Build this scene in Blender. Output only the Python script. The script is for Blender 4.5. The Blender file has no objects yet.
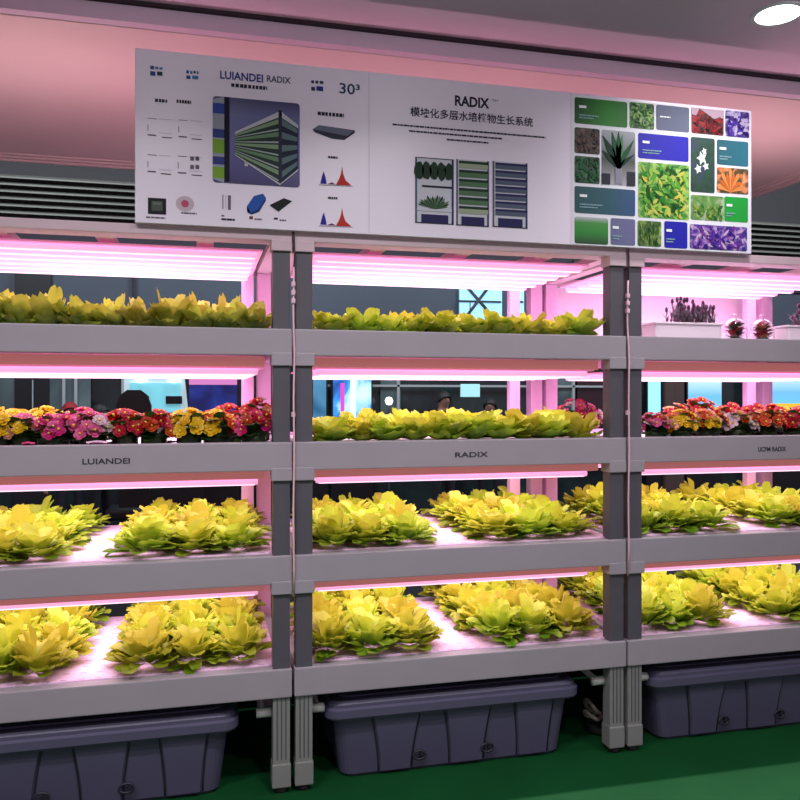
import bpy, bmesh, math, random
from mathutils import Vector, Matrix
random.seed(7)
scene = bpy.context.scene
COL = scene.collection
PI = math.pi

# ------------------------------------------------------------------ camera
CS, SN = 0.9694, 0.2453
CAMP = Vector((-0.3275, -2.837, 1.398))
FPX = 800.0
cd = bpy.data.cameras.new('camera')
cam = bpy.data.objects.new('camera', cd); COL.objects.link(cam)
cam.location = CAMP
cam.rotation_euler = (PI/2, 0, -math.atan2(SN, CS))
cd.sensor_width = 36; cd.lens = 36.0
cd.shift_y = -0.0025
cd.clip_end = 60
scene.camera = cam
scene.view_settings.view_transform = 'Standard'

def ray(px, py):
    a = (px-400)/FPX; b = (398-py)/FPX
    return Vector((CS*a+SN, -SN*a+CS, b))
def at_y(px, py, y):            # where the sight line of a photo pixel meets the vertical plane y
    d = ray(px, py); t = (y-CAMP.y)/d.y
    return CAMP + d*t
def proj(p):
    q = Vector(p)-CAMP
    r = CS*q.x-SN*q.y; f = SN*q.x+CS*q.y
    return 400+FPX*r/f, 398-FPX*q.z/f

# ------------------------------------------------------------------ materials
MATS = {}
def srgb(c):
    return tuple(((v/255)/12.92 if v/255 <= .04045 else ((v/255+.055)/1.055)**2.4) for v in c)
def mat(name, rgb, rough=.5, metal=0, emit=0, emit_rgb=None, noise=0, nscale=40, trans=0, spec=.5, bump=0, bscale=200):
    if name in MATS: return MATS[name]
    m = bpy.data.materials.new(name); m.use_nodes = True
    nt = m.node_tree; b = nt.nodes['Principled BSDF']
    c = srgb(rgb)
    b.inputs['Base Color'].default_value = (*c, 1)
    b.inputs['Roughness'].default_value = rough
    b.inputs['Metallic'].default_value = metal
    b.inputs['Specular IOR Level'].default_value = spec
    if trans: b.inputs['Transmission Weight'].default_value = trans
    if emit:
        b.inputs['Emission Color'].default_value = (*srgb(emit_rgb or rgb), 1)
        b.inputs['Emission Strength'].default_value = emit
    if noise or bump:
        tc = nt.nodes.new('ShaderNodeTexCoord')
        n = nt.nodes.new('ShaderNodeTexNoise'); n.inputs['Scale'].default_value = nscale; n.inputs['Detail'].default_value = 4
        nt.links.new(tc.outputs['Object'], n.inputs['Vector'])
        if noise:
            r = nt.nodes.new('ShaderNodeValToRGB')
            r.color_ramp.elements[0].position = .3; r.color_ramp.elements[1].position = .7
            r.color_ramp.elements[0].color = (*[v*(1-noise) for v in c], 1)
            r.color_ramp.elements[1].color = (*[min(1, v*(1+noise)) for v in c], 1)
            nt.links.new(n.outputs['Fac'], r.inputs['Fac']); nt.links.new(r.outputs['Color'], b.inputs['Base Color'])
        if bump:
            n2 = nt.nodes.new('ShaderNodeTexNoise'); n2.inputs['Scale'].default_value = bscale
            nt.links.new(tc.outputs['Object'], n2.inputs['Vector'])
            bp = nt.nodes.new('ShaderNodeBump'); bp.inputs['Strength'].default_value = bump; bp.inputs['Distance'].default_value = .01
            nt.links.new(n2.outputs['Fac'], bp.inputs['Height']); nt.links.new(bp.outputs['Normal'], b.inputs['Normal'])
    MATS[name] = m
    return m

def ramp_mat(name, stops, scale=60, detail=5, kind='noise', rough=.4, emit=0):
    """printed picture: noise or voronoi through a colour ramp, in object space"""
    if name in MATS: return MATS[name]
    m = bpy.data.materials.new(name); m.use_nodes = True
    nt = m.node_tree; b = nt.nodes['Principled BSDF']; b.inputs['Roughness'].default_value = rough
    tc = nt.nodes.new('ShaderNodeTexCoord')
    if kind == 'noise':
        n = nt.nodes.new('ShaderNodeTexNoise'); n.inputs['Scale'].default_value = scale; n.inputs['Detail'].default_value = detail
        n.inputs['Distortion'].default_value = .8; out = n.outputs['Fac']
    elif kind == 'voronoi':
        n = nt.nodes.new('ShaderNodeTexVoronoi'); n.inputs['Scale'].default_value = scale; out = n.outputs['Distance']
    else:
        n = nt.nodes.new('ShaderNodeTexGradient'); out = n.outputs['Fac']
        mp = nt.nodes.new('ShaderNodeMapping'); nt.links.new(tc.outputs['Generated'], mp.inputs['Vector'])
        if kind == 'gradz': mp.inputs['Rotation'].default_value = (0, PI/2, 0)
        nt.links.new(mp.outputs['Vector'], n.inputs['Vector'])
    if kind in ('noise', 'voronoi'): nt.links.new(tc.outputs['Object'], n.inputs['Vector'])
    r = nt.nodes.new('ShaderNodeValToRGB'); cr = r.color_ramp
    while len(cr.elements) < len(stops): cr.elements.new(.5)
    for e, (p, c) in zip(cr.elements, stops): e.position = p; e.color = (*srgb(c), 1)
    nt.links.new(out, r.inputs['Fac']); nt.links.new(r.outputs['Color'], b.inputs['Base Color'])
    if emit:
        nt.links.new(r.outputs['Color'], b.inputs['Emission Color']); b.inputs['Emission Strength'].default_value = emit
    MATS[name] = m
    return m

def leaf_mat(name, base, tip, vary=.12, zmax=.12, trans=.25):
    """plant leaf: darker at the base, lighter at the tip, every plant its own tint"""
    m = bpy.data.materials.new(name); m.use_nodes = True
    nt = m.node_tree; b = nt.nodes['Principled BSDF']; b.inputs['Roughness'].default_value = .45
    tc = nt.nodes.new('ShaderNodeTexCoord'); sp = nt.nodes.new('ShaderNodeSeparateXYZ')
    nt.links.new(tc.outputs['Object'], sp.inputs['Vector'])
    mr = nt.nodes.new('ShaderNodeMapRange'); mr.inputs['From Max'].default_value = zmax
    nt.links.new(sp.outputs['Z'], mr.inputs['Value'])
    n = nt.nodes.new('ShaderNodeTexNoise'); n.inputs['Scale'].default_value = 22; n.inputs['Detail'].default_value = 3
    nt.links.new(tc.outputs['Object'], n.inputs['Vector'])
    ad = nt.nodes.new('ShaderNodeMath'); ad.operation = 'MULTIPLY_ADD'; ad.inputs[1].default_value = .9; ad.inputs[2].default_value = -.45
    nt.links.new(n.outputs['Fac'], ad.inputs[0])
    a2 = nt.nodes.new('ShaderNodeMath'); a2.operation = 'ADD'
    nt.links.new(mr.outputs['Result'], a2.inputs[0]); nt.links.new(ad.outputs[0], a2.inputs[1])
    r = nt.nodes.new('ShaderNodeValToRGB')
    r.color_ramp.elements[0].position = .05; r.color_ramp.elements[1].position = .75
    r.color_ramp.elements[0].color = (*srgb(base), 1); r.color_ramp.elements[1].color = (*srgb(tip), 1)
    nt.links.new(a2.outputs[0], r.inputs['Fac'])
    oi = nt.nodes.new('ShaderNodeObjectInfo')
    hs = nt.nodes.new('ShaderNodeHueSaturation')
    m1 = nt.nodes.new('ShaderNodeMapRange'); m1.inputs['To Min'].default_value = .5-vary*.16; m1.inputs['To Max'].default_value = .5+vary*.2
    nt.links.new(oi.outputs['Random'], m1.inputs['Value']); nt.links.new(m1.outputs['Result'], hs.inputs['Hue'])
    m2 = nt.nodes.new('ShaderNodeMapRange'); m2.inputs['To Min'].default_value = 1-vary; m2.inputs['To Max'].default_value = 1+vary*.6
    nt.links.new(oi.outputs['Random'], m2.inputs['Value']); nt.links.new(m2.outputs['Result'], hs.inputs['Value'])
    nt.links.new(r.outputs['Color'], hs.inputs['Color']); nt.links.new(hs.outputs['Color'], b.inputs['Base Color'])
    tr = nt.nodes.new('ShaderNodeBsdfTranslucent'); nt.links.new(hs.outputs['Color'], tr.inputs['Color'])
    mx = nt.nodes.new('ShaderNodeMixShader'); mx.inputs['Fac'].default_value = trans
    nt.links.new(b.outputs['BSDF'], mx.inputs[1]); nt.links.new(tr.outputs['BSDF'], mx.inputs[2])
    nt.links.new(mx.outputs['Shader'], nt.nodes['Material Output'].inputs['Surface'])
    return m

# ------------------------------------------------------------------ mesh builder
class MB:
    def __init__(s): s.v = []; s.f = []; s.mi = []; s.mats = []; s.sm = []
    def m(s, mt):
        if mt not in s.mats: s.mats.append(mt)
        return s.mats.index(mt)
    def add(s, vs, fs, mt=None, smooth=False):
        k = len(s.v); s.v += [tuple(p) for p in vs]
        i = s.m(mt) if mt else 0
        for f in fs: s.f.append([q+k for q in f]); s.mi.append(i); s.sm.append(smooth)
        return s
    def box(s, x0, x1, y0, y1, z0, z1, mt=None, bev=0):
        if bev <= 0:
            v = [(x, y, z) for z in (z0, z1) for y in (y0, y1) for x in (x0, x1)]
            return s.add(v, [(0,2,3,1),(4,5,7,6),(0,1,5,4),(1,3,7,5),(3,2,6,7),(2,0,4,6)], mt)
        bm = bmesh.new(); bmesh.ops.create_cube(bm, size=1)
        for w in bm.verts:
            w.co = Vector(((x0+x1)/2+w.co.x*(x1-x0), (y0+y1)/2+w.co.y*(y1-y0), (z0+z1)/2+w.co.z*(z1-z0)))
        bmesh.ops.bevel(bm, geom=bm.edges[:], offset=bev, segments=2, affect='EDGES', profile=.6)
        s.bm(bm, mt); bm.free(); return s
    def bm(s, bm, mt=None, smooth=False):
        bm.verts.index_update()
        return s.add([w.co[:] for w in bm.verts], [[w.index for w in f.verts] for f in bm.faces], mt, smooth)
    def tube(s, pts, r, mt=None, n=10, caps=True):
        pts = [Vector(p) for p in pts]; vs = []; fs = []
        rs = r if isinstance(r, (list, tuple)) else [r]*len(pts)
        up = None
        for i, p in enumerate(pts):
            d = (pts[min(i+1, len(pts)-1)]-pts[max(i-1, 0)]).normalized()
            if up is None: up = Vector((0,0,1)) if abs(d.z) < .9 else Vector((1,0,0))
            a = d.cross(up).normalized(); b = a.cross(d).normalized(); up = b
            for k in range(n):
                t = 2*PI*k/n; vs.append(p+(a*math.cos(t)+b*math.sin(t))*rs[i])
        for i in range(len(pts)-1):
            for k in range(n):
                fs.append((i*n+k, i*n+(k+1) % n, (i+1)*n+(k+1) % n, (i+1)*n+k))
        if caps: fs.append(tuple(range(n))[::-1]); fs.append(tuple((len(pts)-1)*n+k for k in range(n)))
        return s.add(vs, fs, mt, True)
    def lathe(s, prof, mt=None, n=24, c=(0,0,0)):
        vs = []; fs = []
        for (r, z) in prof:
            for k in range(n): vs.append((c[0]+r*math.cos(2*PI*k/n), c[1]+r*math.sin(2*PI*k/n), c[2]+z))
        for i in range(len(prof)-1):
            for k in range(n): fs.append((i*n+k, i*n+(k+1) % n, (i+1)*n+(k+1) % n, (i+1)*n+k))
        if prof[0][0] > 1e-4: fs.append(tuple(range(n))[::-1])
        if prof[-1][0] > 1e-4: fs.append(tuple((len(prof)-1)*n+k for k in range(n)))
        return s.add(vs, fs, mt, True)
    def mesh(s, name, default=None):
        me = bpy.data.meshes.new(name); me.from_pydata(s.v, [], s.f)
        ms = s.mats or ([default] if default else [])
        for q in ms: me.materials.append(q)
        me.polygons.foreach_set('material_index', s.mi); me.polygons.foreach_set('use_smooth', s.sm)
        me.update()
        return me
    def build(s, name, mt=None, parent=None, loc=None):
        me = s.mesh(name, mt)
        if mt and not s.mats: pass
        return link(name, me, parent, loc)
def link(name, data, parent=None, loc=None):
    o = bpy.data.objects.new(name, data); COL.objects.link(o)
    if parent: o.parent = parent
    if loc is not None: o.location = loc
    return o
def tag(o, label=None, cat=None, group=None, kind=None):
    if label: o['label'] = label
    if cat: o['category'] = cat
    if group: o['group'] = group
    if kind: o['kind'] = kind
    return o
def empty(name, loc, label=None, cat=None, group=None, rz=0):
    o = link(name, None, None, loc); o.rotation_euler = (0, 0, rz); o.empty_display_size = .05
    return tag(o, label, cat, group)
def struct(o): o['kind'] = 'structure'; return o

# ------------------------------------------------------------------ palette
beam_m  = mat('painted_grey_steel', (160, 151, 162), .45, noise=.03, nscale=6)
top_m   = mat('pale_top_beam', (206, 180, 190), .45, noise=.03, nscale=6)  # pale pink paints LED bounce light into the top frame's colour
post_m  = mat('dark_grey_post', (84, 80, 90), .5, noise=.04, nscale=8)
leg_m   = mat('grey_leg', (132, 132, 132), .5)
foot_m  = mat('black_rubber_foot', (25, 25, 27), .7)
white_m = mat('white_board', (232, 222, 232), .5)
tray_m  = mat('white_tray', (225, 214, 224), .5)
black_m = mat('black_panel', (12, 12, 14), .8)
pvc_m   = mat('white_pvc', (190, 190, 188), .4)
led_m   = mat('pink_led_tube', (255, 215, 240), .3, emit=.80, emit_rgb=(255, 176, 226))
diode_m = mat('white_diode_strip', (255, 240, 250), .3, emit=1.15, emit_rgb=(255, 226, 246))
panel_m = mat('glowing_reflector', (235, 190, 215), .5, emit=.36, emit_rgb=(255, 116, 184))  # reflector given its own glow in place of LED light bouncing off it
frame_m = mat('rail_painted_glow', (232, 150, 150), .5, emit=.30, emit_rgb=(236, 130, 132))  # rail is no lamp; its glow imitates LED light falling on it
rear_m  = mat('white_rear_post', (238, 190, 230), .45)
ink_m   = mat('dark_ink', (42, 40, 52), .5)

# ------------------------------------------------------------------ setting
U = 1.311
fl = mat('green_carpet', (44, 104, 62), .95, noise=.10, nscale=3, bump=.25, bscale=600, spec=.1)
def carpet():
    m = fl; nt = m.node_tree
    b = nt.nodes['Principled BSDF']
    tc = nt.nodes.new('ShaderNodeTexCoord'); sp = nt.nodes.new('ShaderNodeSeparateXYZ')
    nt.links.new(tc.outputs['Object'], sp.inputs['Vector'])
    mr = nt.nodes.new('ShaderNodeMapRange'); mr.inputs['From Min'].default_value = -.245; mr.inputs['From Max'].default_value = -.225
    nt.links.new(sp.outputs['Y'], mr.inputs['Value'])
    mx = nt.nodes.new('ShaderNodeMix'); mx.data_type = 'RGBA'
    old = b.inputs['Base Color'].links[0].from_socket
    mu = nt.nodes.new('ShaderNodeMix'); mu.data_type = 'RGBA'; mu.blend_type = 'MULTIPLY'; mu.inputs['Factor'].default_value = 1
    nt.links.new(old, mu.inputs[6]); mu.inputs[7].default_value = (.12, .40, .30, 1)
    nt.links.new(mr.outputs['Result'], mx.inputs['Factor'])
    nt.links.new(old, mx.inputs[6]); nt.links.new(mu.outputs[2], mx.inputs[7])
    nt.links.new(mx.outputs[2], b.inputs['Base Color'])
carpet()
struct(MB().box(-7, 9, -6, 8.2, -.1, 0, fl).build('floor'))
struct(MB().box(-7, 13, 1.15, 8.2, -.02, .006, mat('dark_hall_floor', (26, 28, 32), .5, noise=.1, nscale=2)).build('floor_hall'))
ceil_m = mat('mauve_ceiling', (222, 190, 214), .85, noise=.03, nscale=2)
soff_m = mat('soffit_pink_light_tint', (222, 194, 194), .8, noise=.03, nscale=1.5)  # pink in the base colour imitates LED light from the racks
band_m = mat('mauve_fascia', (208, 184, 204), .8)
ZS, ZC, YF, YR, XR = 2.68, 2.752, .053, 1.86, 3.12
struct(MB().box(-7, 9, -6, YF, ZC, ZC+.1, ceil_m).build('ceiling'))
struct(MB().box(-7, 9, YF-.012, YF+.03, ZS+.004, ZC+.1, band_m).build('trim_1'))
gap_shade = mat('painted_gap_shade', (52, 38, 50), .9)  # solid strip coloured dark to imitate shade in the ceiling gap
struct(MB().box(-7, 9, YF-.03, YF-.012, ZC-.012, ZC, gap_shade).build('trim_2'))
struct(MB().box(-7, XR, YF+.03, YR, ZS, ZS+.07, soff_m).build('soffit'))
# stepped moulding along the rear and right edge of the soffit
t = MB()
for k in range(3):
    d = .05*k
    t.box(-7, XR-d, YR-.04-d, YR-.015-d, ZS-.012+.003*k, ZS, soff_m)
    t.box(XR-.04-d, XR-.015-d, YF+.03, YR-d, ZS-.012+.003*k, ZS, soff_m)
struct(t.build('trim_3'))

# back hall: facade far behind the racks
YB = 6.0
slate = mat('dark_slate_wall', (62, 72, 86), .6, noise=.08, nscale=1)
dark_wall = mat('charcoal_wall', (50, 50, 53), .8)
struct(MB().box(-7, 13, YB+.02, YB+.2, 0, 6.5, slate).build('wall_back'))
def zb(px, py): return at_y(px, py, YB).z
def xb(px, py=390): return at_y(px, py, YB).x
# louvres
zl0, zl1 = zb(60, 219), zb(60, 178)
struct(MB().box(-7, 13, YB-.02, YB+.02, zl0-.05, 6.5, dark_wall).build('wall_upper'))
lm = mat('grey_louvre', (108, 110, 104), .5)
struct(MB().box(-7, 13, YB-.012, YB+.02, zb(400, 278), zl0-.05, mat('dark_purple_wall', (44, 38, 52), .8)).build('wall_band'))
lou = MB(); n = 6
for k in range(n):
    z = zl0+(zl1-zl0)*(k+.5)/n
    h = (zl1-zl0)/n
    lou.add([(-7, YB-.16, z-h*.30), (13, YB-.16, z-h*.30), (13, YB-.02, z+h*.48), (-7, YB-.02, z+h*.48),
             (-7, YB-.16, z-h*.52), (13, YB-.16, z-h*.52)], [(0,1,2,3), (4,5,1,0)], lm)
struct(lou.build('trim_4'))
def bpanel(name, px0, px1, py0, py1, m, dy=0.0, thick=.03, refx=None):
    a = at_y(px0, py0, YB-dy); b = at_y(px1, py1, YB-dy)
    return MB().box(a.x, b.x, YB-dy-thick, YB-dy, min(a.z, b.z), max(a.z, b.z), m)
glass_teal = ramp_mat('teal_shop_glass', [(.3, (48, 62, 66)), (.55, (84, 102, 106)), (.75, (112, 128, 130))], 1.1, 3, rough=.15, emit=.12)
glass_dark = ramp_mat('dark_shop_glass', [(.3, (14, 20, 24)), (.6, (34, 46, 48)), (.8, (64, 76, 74))], 1.4, 4, rough=.12, emit=.10)
dark_door = mat('dark_door_leaf', (24, 26, 32), .4)
mull = mat('pale_mullion', (165, 172, 176), .4)
# lower dark glazing, full width below shelf height
g = struct(bpanel('w', -180, 1100, 486, 640, glass_dark, .03).build('window_1'))
gx0, gx1 = xb(-180), xb(1100)
# shop glazing strip in the middle
zt, zbt = zb(300, 368), zb(300, 420)
struct(MB().box(gx0, gx1, YB-.03, YB, zbt-.9, zt+.25, glass_dark).build('window_2'))
def mid(px0, px1, m, name, y0=366, y1=430, dy=.05):
    return struct(bpanel('x', px0, px1, y0, y1, m, dy).build(name))
mid(-120, 15, glass_teal, 'window_3'); mid(50, 91, glass_teal, 'window_4'); mid(380, 400, glass_teal, 'window_5')
mid(550, 574, glass_teal, 'window_6'); mid(576, 604, mat('maroon_glass', (50, 26, 34), .2), 'window_7')
d = mid(15, 50, dark_door, 'door_1', 366, 520, .06)
a = at_y(32, 380, YB-.1); b2 = at_y(33.2, 470, YB-.1)
MB().box(a.x, b2.x, YB-.1, YB-.09, b2.z, a.z, mull).build('door_seam', None, d)
mu = MB()
for px in (64, 76, 123, 247, 398, 573):
    p = at_y(px, 390, YB-.1); mu.box(p.x-.014, p.x+.014, YB-.12, YB-.08, zbt-.3, zt+.15, mull)
p = at_y(450, 386, YB-.1); mu.box(xb(313), xb(604), YB-.12, YB-.08, p.z-.012, p.z+.012, mull)
struct(mu.build('trim_5'))
# upper windows with a cross brace
sky_m = mat('pale_blue_daylight', (150, 205, 228), .3, emit=.75, emit_rgb=(150, 205, 228))
brace = mat('dark_brace', (40, 46, 56), .5)
for i, (x0, x1) in enumerate(((459, 501), (512, 523), (551, 571))):
    w = struct(bpanel('w', x0, x1, 288, 336, sky_m, .02).build('window_%d' % (8+i)))
    if i < 2:
        k = MB(); A = at_y(x0, 327 if i == 0 else 325, YB-.06); B = at_y(x1 if i == 0 else 535, 286 if i == 0 else 300, YB-.06)
        if i == 0:
            C1 = at_y(x0, 326, YB-.06); C2 = at_y(488, 288, YB-.06); C3 = at_y(468, 288, YB-.06); C4 = at_y(501, 326, YB-.06)
            k.tube([C1, C2], .018, brace, 6); k.tube([C3, C4], .018, brace, 6)
        else:
            C1 = at_y(512, 326, YB-.06); C2 = at_y(522, 314, YB-.06); k.tube([C1, C2], .018, brace, 6)
        h0 = at_y(x0, 301, YB-.06); h1 = at_y(x1, 302, YB-.06); k.tube([h0, h1], .012, brace, 6)
        k.build('cross_brace', None, w)
dj = MB()
for px, w in ((33, .17), (133, .012), (577, .05)):
    p = at_y(px, 300, YB-.03); dj.box(p.x-w, p.x+w, YB-.05, YB-.02, zb(px, 330), zb(px, 250), mat('wall_joint', (20, 24, 32), .6))
struct(dj.build('trim_6'))

# glowing screens, posters, kiosk in the back hall
scr_blue = ramp_mat('blue_screen_picture', [(.3, (20, 50, 130)), (.5, (60, 150, 230)), (.62, (190, 235, 250)), (.75, (215, 70, 200))], 2.6, 3, rough=.2, emit=.75)
scr_navy = ramp_mat('navy_screen_picture', [(.3, (10, 20, 70)), (.6, (24, 44, 120)), (.8, (60, 80, 160))], 3, 4, rough=.2, emit=.5)
scr_sky = ramp_mat('sky_poster_picture', [(0, (120, 205, 232)), (.6, (110, 185, 235)), (1, (190, 225, 240))], kind='gradz', rough=.3, emit=.62)
bezel = mat('black_bezel', (14, 16, 22), .4)
def display(px0, px1, py0, py1, m, label, cat='screen', name='display_screen', dy=.3, extra=None, foot=True):
    a = at_y(px0, py0, YB-dy); b = at_y(px1, py1, YB-dy)
    r = empty(name, ((a.x+b.x)/2, YB-dy, 0), label, cat)
    w = (b.x-a.x)/2
    MB().box(-w-.02, w+.02, .0, .06, 0 if foot else b.z-.03, a.z+.03, bezel, .004).build('casing', None, r)
    MB().box(-w, w, -.012, .0, b.z, a.z, m).build('screen', None, r)
    if extra: extra(r, w, a.z, b.z)
    return r
def figures(r, w, z1, z0):
    MB().box(-w*.62, -w*.42, -.016, -.012, z0+.1, z1-.12, mat('magenta_print', (220, 70, 190), .4, emit=.6)).build('picture', None, r)
    MB().box(-w*.1, w*.18, -.016, -.012, z0, z1-.05, mat('white_print', (215, 240, 250), .4, emit=.7)).build('picture', None, r)
display(333, 371, 372, 428, scr_blue, 'blue lit video screen with magenta and white figures behind the middle rack', extra=figures)
display(313, 326, 374, 428, ramp_mat('teal_screen_picture', [(.3, (30, 90, 130)), (.7, (100, 165, 200))], 2, 2, emit=.4), 'narrow teal blue screen left of the blue video screen behind middle rack')
def topline(r, w, z1, z0):
    MB().box(-w, w, -.016, -.012, z1-.1, z1-.04, mat('pink_print', (200, 120, 180), .4, emit=.5)).build('picture', None, r)
display(189, 237, 375, 428, scr_navy, 'dark navy screen with a pink strip along its top behind the left rack', extra=topline)
def yellow(r, w, z1, z0):
    MB().box(-w, w, -.016, -.012, z0, z0+(z1-z0)*.30, mat('yellow_print', (236, 190, 50), .4, emit=.6)).build('picture', None, r)
display(763, 850, 378, 414, scr_sky, 'wide sky blue poster with yellow lower edge behind right rack', 'poster', 'lit_poster', extra=yellow, foot=True)
display(688, 721, 380, 420, scr_sky, 'smaller plain light blue poster behind flowers of the right rack', 'poster', 'lit_poster')
display(648, 660, 378, 420, mat('bright_cyan_print', (150, 225, 245), .4, emit=.8), 'narrow bright cyan lit poster beside the right rack left post', 'poster', 'lit_poster')
brown = mat('brown_cabinet', (74, 58, 56), .6)
a = at_y(664, 380, YB-.3); b2 = at_y(684, 420, YB-.3)
r = empty('tall_cabinet', ((a.x+b2.x)/2, YB-.3, 0), 'dark brown tall cabinet between two lit blue posters behind right rack', 'cabinet')
w = (b2.x-a.x)/2
MB().box(-w, w, 0, .25, 0, a.z+.02, brown, .008).build('carcass', None, r)
for s in (-1, 1): MB().box(min(0, s*w*.94), max(0, s*w*.94), -.02, 0, .1, a.z-.02, brown, .004).build('door', None, r)
# square sign
a = at_y(461, 384, YB-.5); b2 = at_y(480, 397, YB-.5)
r = empty('hanging_sign', ((a.x+b2.x)/2, YB-.5, 0), 'small square pale cyan lit sign behind the middle rack', 'sign')
MB().box(a.x-r.location.x, b2.x-r.location.x, 0, .03, b2.z, a.z, mat('cyan_sign', (160, 215, 220), .4, emit=.6), .004).build('sign_face', None, r)
MB().tube([(0, .015, a.z), (0, .015, a.z+.9)], .006, bezel, 6).build('hanger', None, r)
# kiosk
kw = mat('white_kiosk', (205, 225, 230), .4, emit=.25, emit_rgb=(190, 225, 235))
kc = mat('cyan_kiosk_face', (120, 200, 215), .4, emit=.6)
Yk = YB-.95
a = at_y(124, 376, Yk); b2 = at_y(184, 376, Yk); c2 = at_y(192, 416, Yk)
r = empty('display_kiosk', (a.x, Yk, 0), 'white and cyan lit display kiosk with slanted side behind left rack', 'kiosk')
x1 = b2.x-a.x; x2 = c2.x-a.x+.1
MB().add([(0,0,0),(x2,0,0),(x1,0,a.z),(0,0,a.z),(0,.4,0),(x2,.4,0),(x1,.4,a.z),(0,.4,a.z)],
         [(0,1,2,3),(5,4,7,6),(1,5,6,2),(4,0,3,7),(3,2,6,7)], kw).build('body', None, r)
MB().box(-.01, x2+.01, -.012, .41, 0, 1.0, bezel, .004).build('plinth', None, r)
zz = lambda py: at_y(150, py, Yk).z
MB().box(.05, x1-.03, -.012, 0, zz(412), zz(383), kc).build('face_panel', None, r)
for px in (141, 174):
    q = at_y(px, 400, Yk).x-a.x
    MB().box(q-.075, q+.075, -.03, -.012, zz(404), zz(396), bezel, .004).build('screen', None, r)
    MB().lathe([(0, -.03), (.05, -.02), (.06, 0)], mat('kiosk_lamp', (240, 250, 252), .3, emit=1.6), 12, (q, -.05, zz(380))).build('lamp', None, r)
# round black chair
p = at_y(134, 402, YB-2.3)
r = empty('office_chair', (p.x, YB-2.3, 0), 'black chair with a tall rounded back behind the left rack', 'chair')
zc = at_y(134, 390, YB-2.3).z
prof = [(-.11, .55), (-.13, .9), (-.13, zc-.12), (-.1, zc-.04), (-.05, zc), (.05, zc), (.1, zc-.04), (.13, zc-.12), (.13, .9), (.11, .55)]
k = len(prof)
MB().add([(x, -.03, z) for x, z in prof]+[(x, .04, z) for x, z in prof], [tuple(range(k)), tuple(range(2*k-1, k-1, -1))]+[(i, i+k, (i+1) % k+k, (i+1) % k) for i in range(k)], bezel).build('backrest', None, r)
MB().box(-.22, .22, .04, .46, .44, .52, bezel, .02).build('seat', None, r)
MB().tube([(0, .24, .05), (0, .24, .45)], .03, bezel, 8).build('column', None, r)
for i in range(5):
    t = 2*PI*i/5; MB().tube([(0, .24, .07), (.25*math.cos(t), .24+.25*math.sin(t), .03)], .022, bezel, 6).build('leg', None, r)
# round lamp behind middle rack
p = at_y(389, 401, YB-.5)
r = empty('floor_lamp', (p.x, YB-.5, 0), 'thin floor lamp with a glowing white globe behind the middle rack', 'lamp')
MB().lathe([(0, 0), (.13, 0), (.13, .02), (.012, .03), (.012, p.z-.05)], bezel, 12).build('stand', None, r)
MB().lathe([(.0, -.045), (.03, -.036), (.045, 0), (.03, .036), (0, .045)], mat('globe', (250, 252, 255), .3, emit=2.5), 14, (0, 0, p.z)).build('globe', None, r)

# ------------------------------------------------------------------ people in the back hall
def skin_mesh(nodes, edges, name):
    me = bpy.data.meshes.new(name); me.from_pydata([p for p, _ in nodes], edges, [])
    o = bpy.data.objects.new(name, me); COL.objects.link(o)
    sk = o.modifiers.new('skin', 'SKIN'); sub = o.modifiers.new('sub', 'SUBSURF'); sub.levels = 2; sub.render_levels = 2
    for i, (_, rr) in enumerate(nodes):
        me.skin_vertices[0].data[i].radius = rr if isinstance(rr, tuple) else (rr, rr)
    me.skin_vertices[0].data[0].use_root = True
    dg = bpy.context.evaluated_depsgraph_get(); dg.update()
    out = bpy.data.meshes.new_from_object(o.evaluated_get(dg))
    bpy.data.objects.remove(o); bpy.data.meshes.remove(me)
    out.name = name
    for pl in out.polygons: pl.use_smooth = True
    return out
skin_c = mat('skin', (150, 112, 98), .6)
hair_c = mat('dark_hair', (18, 15, 17), .6)
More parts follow.
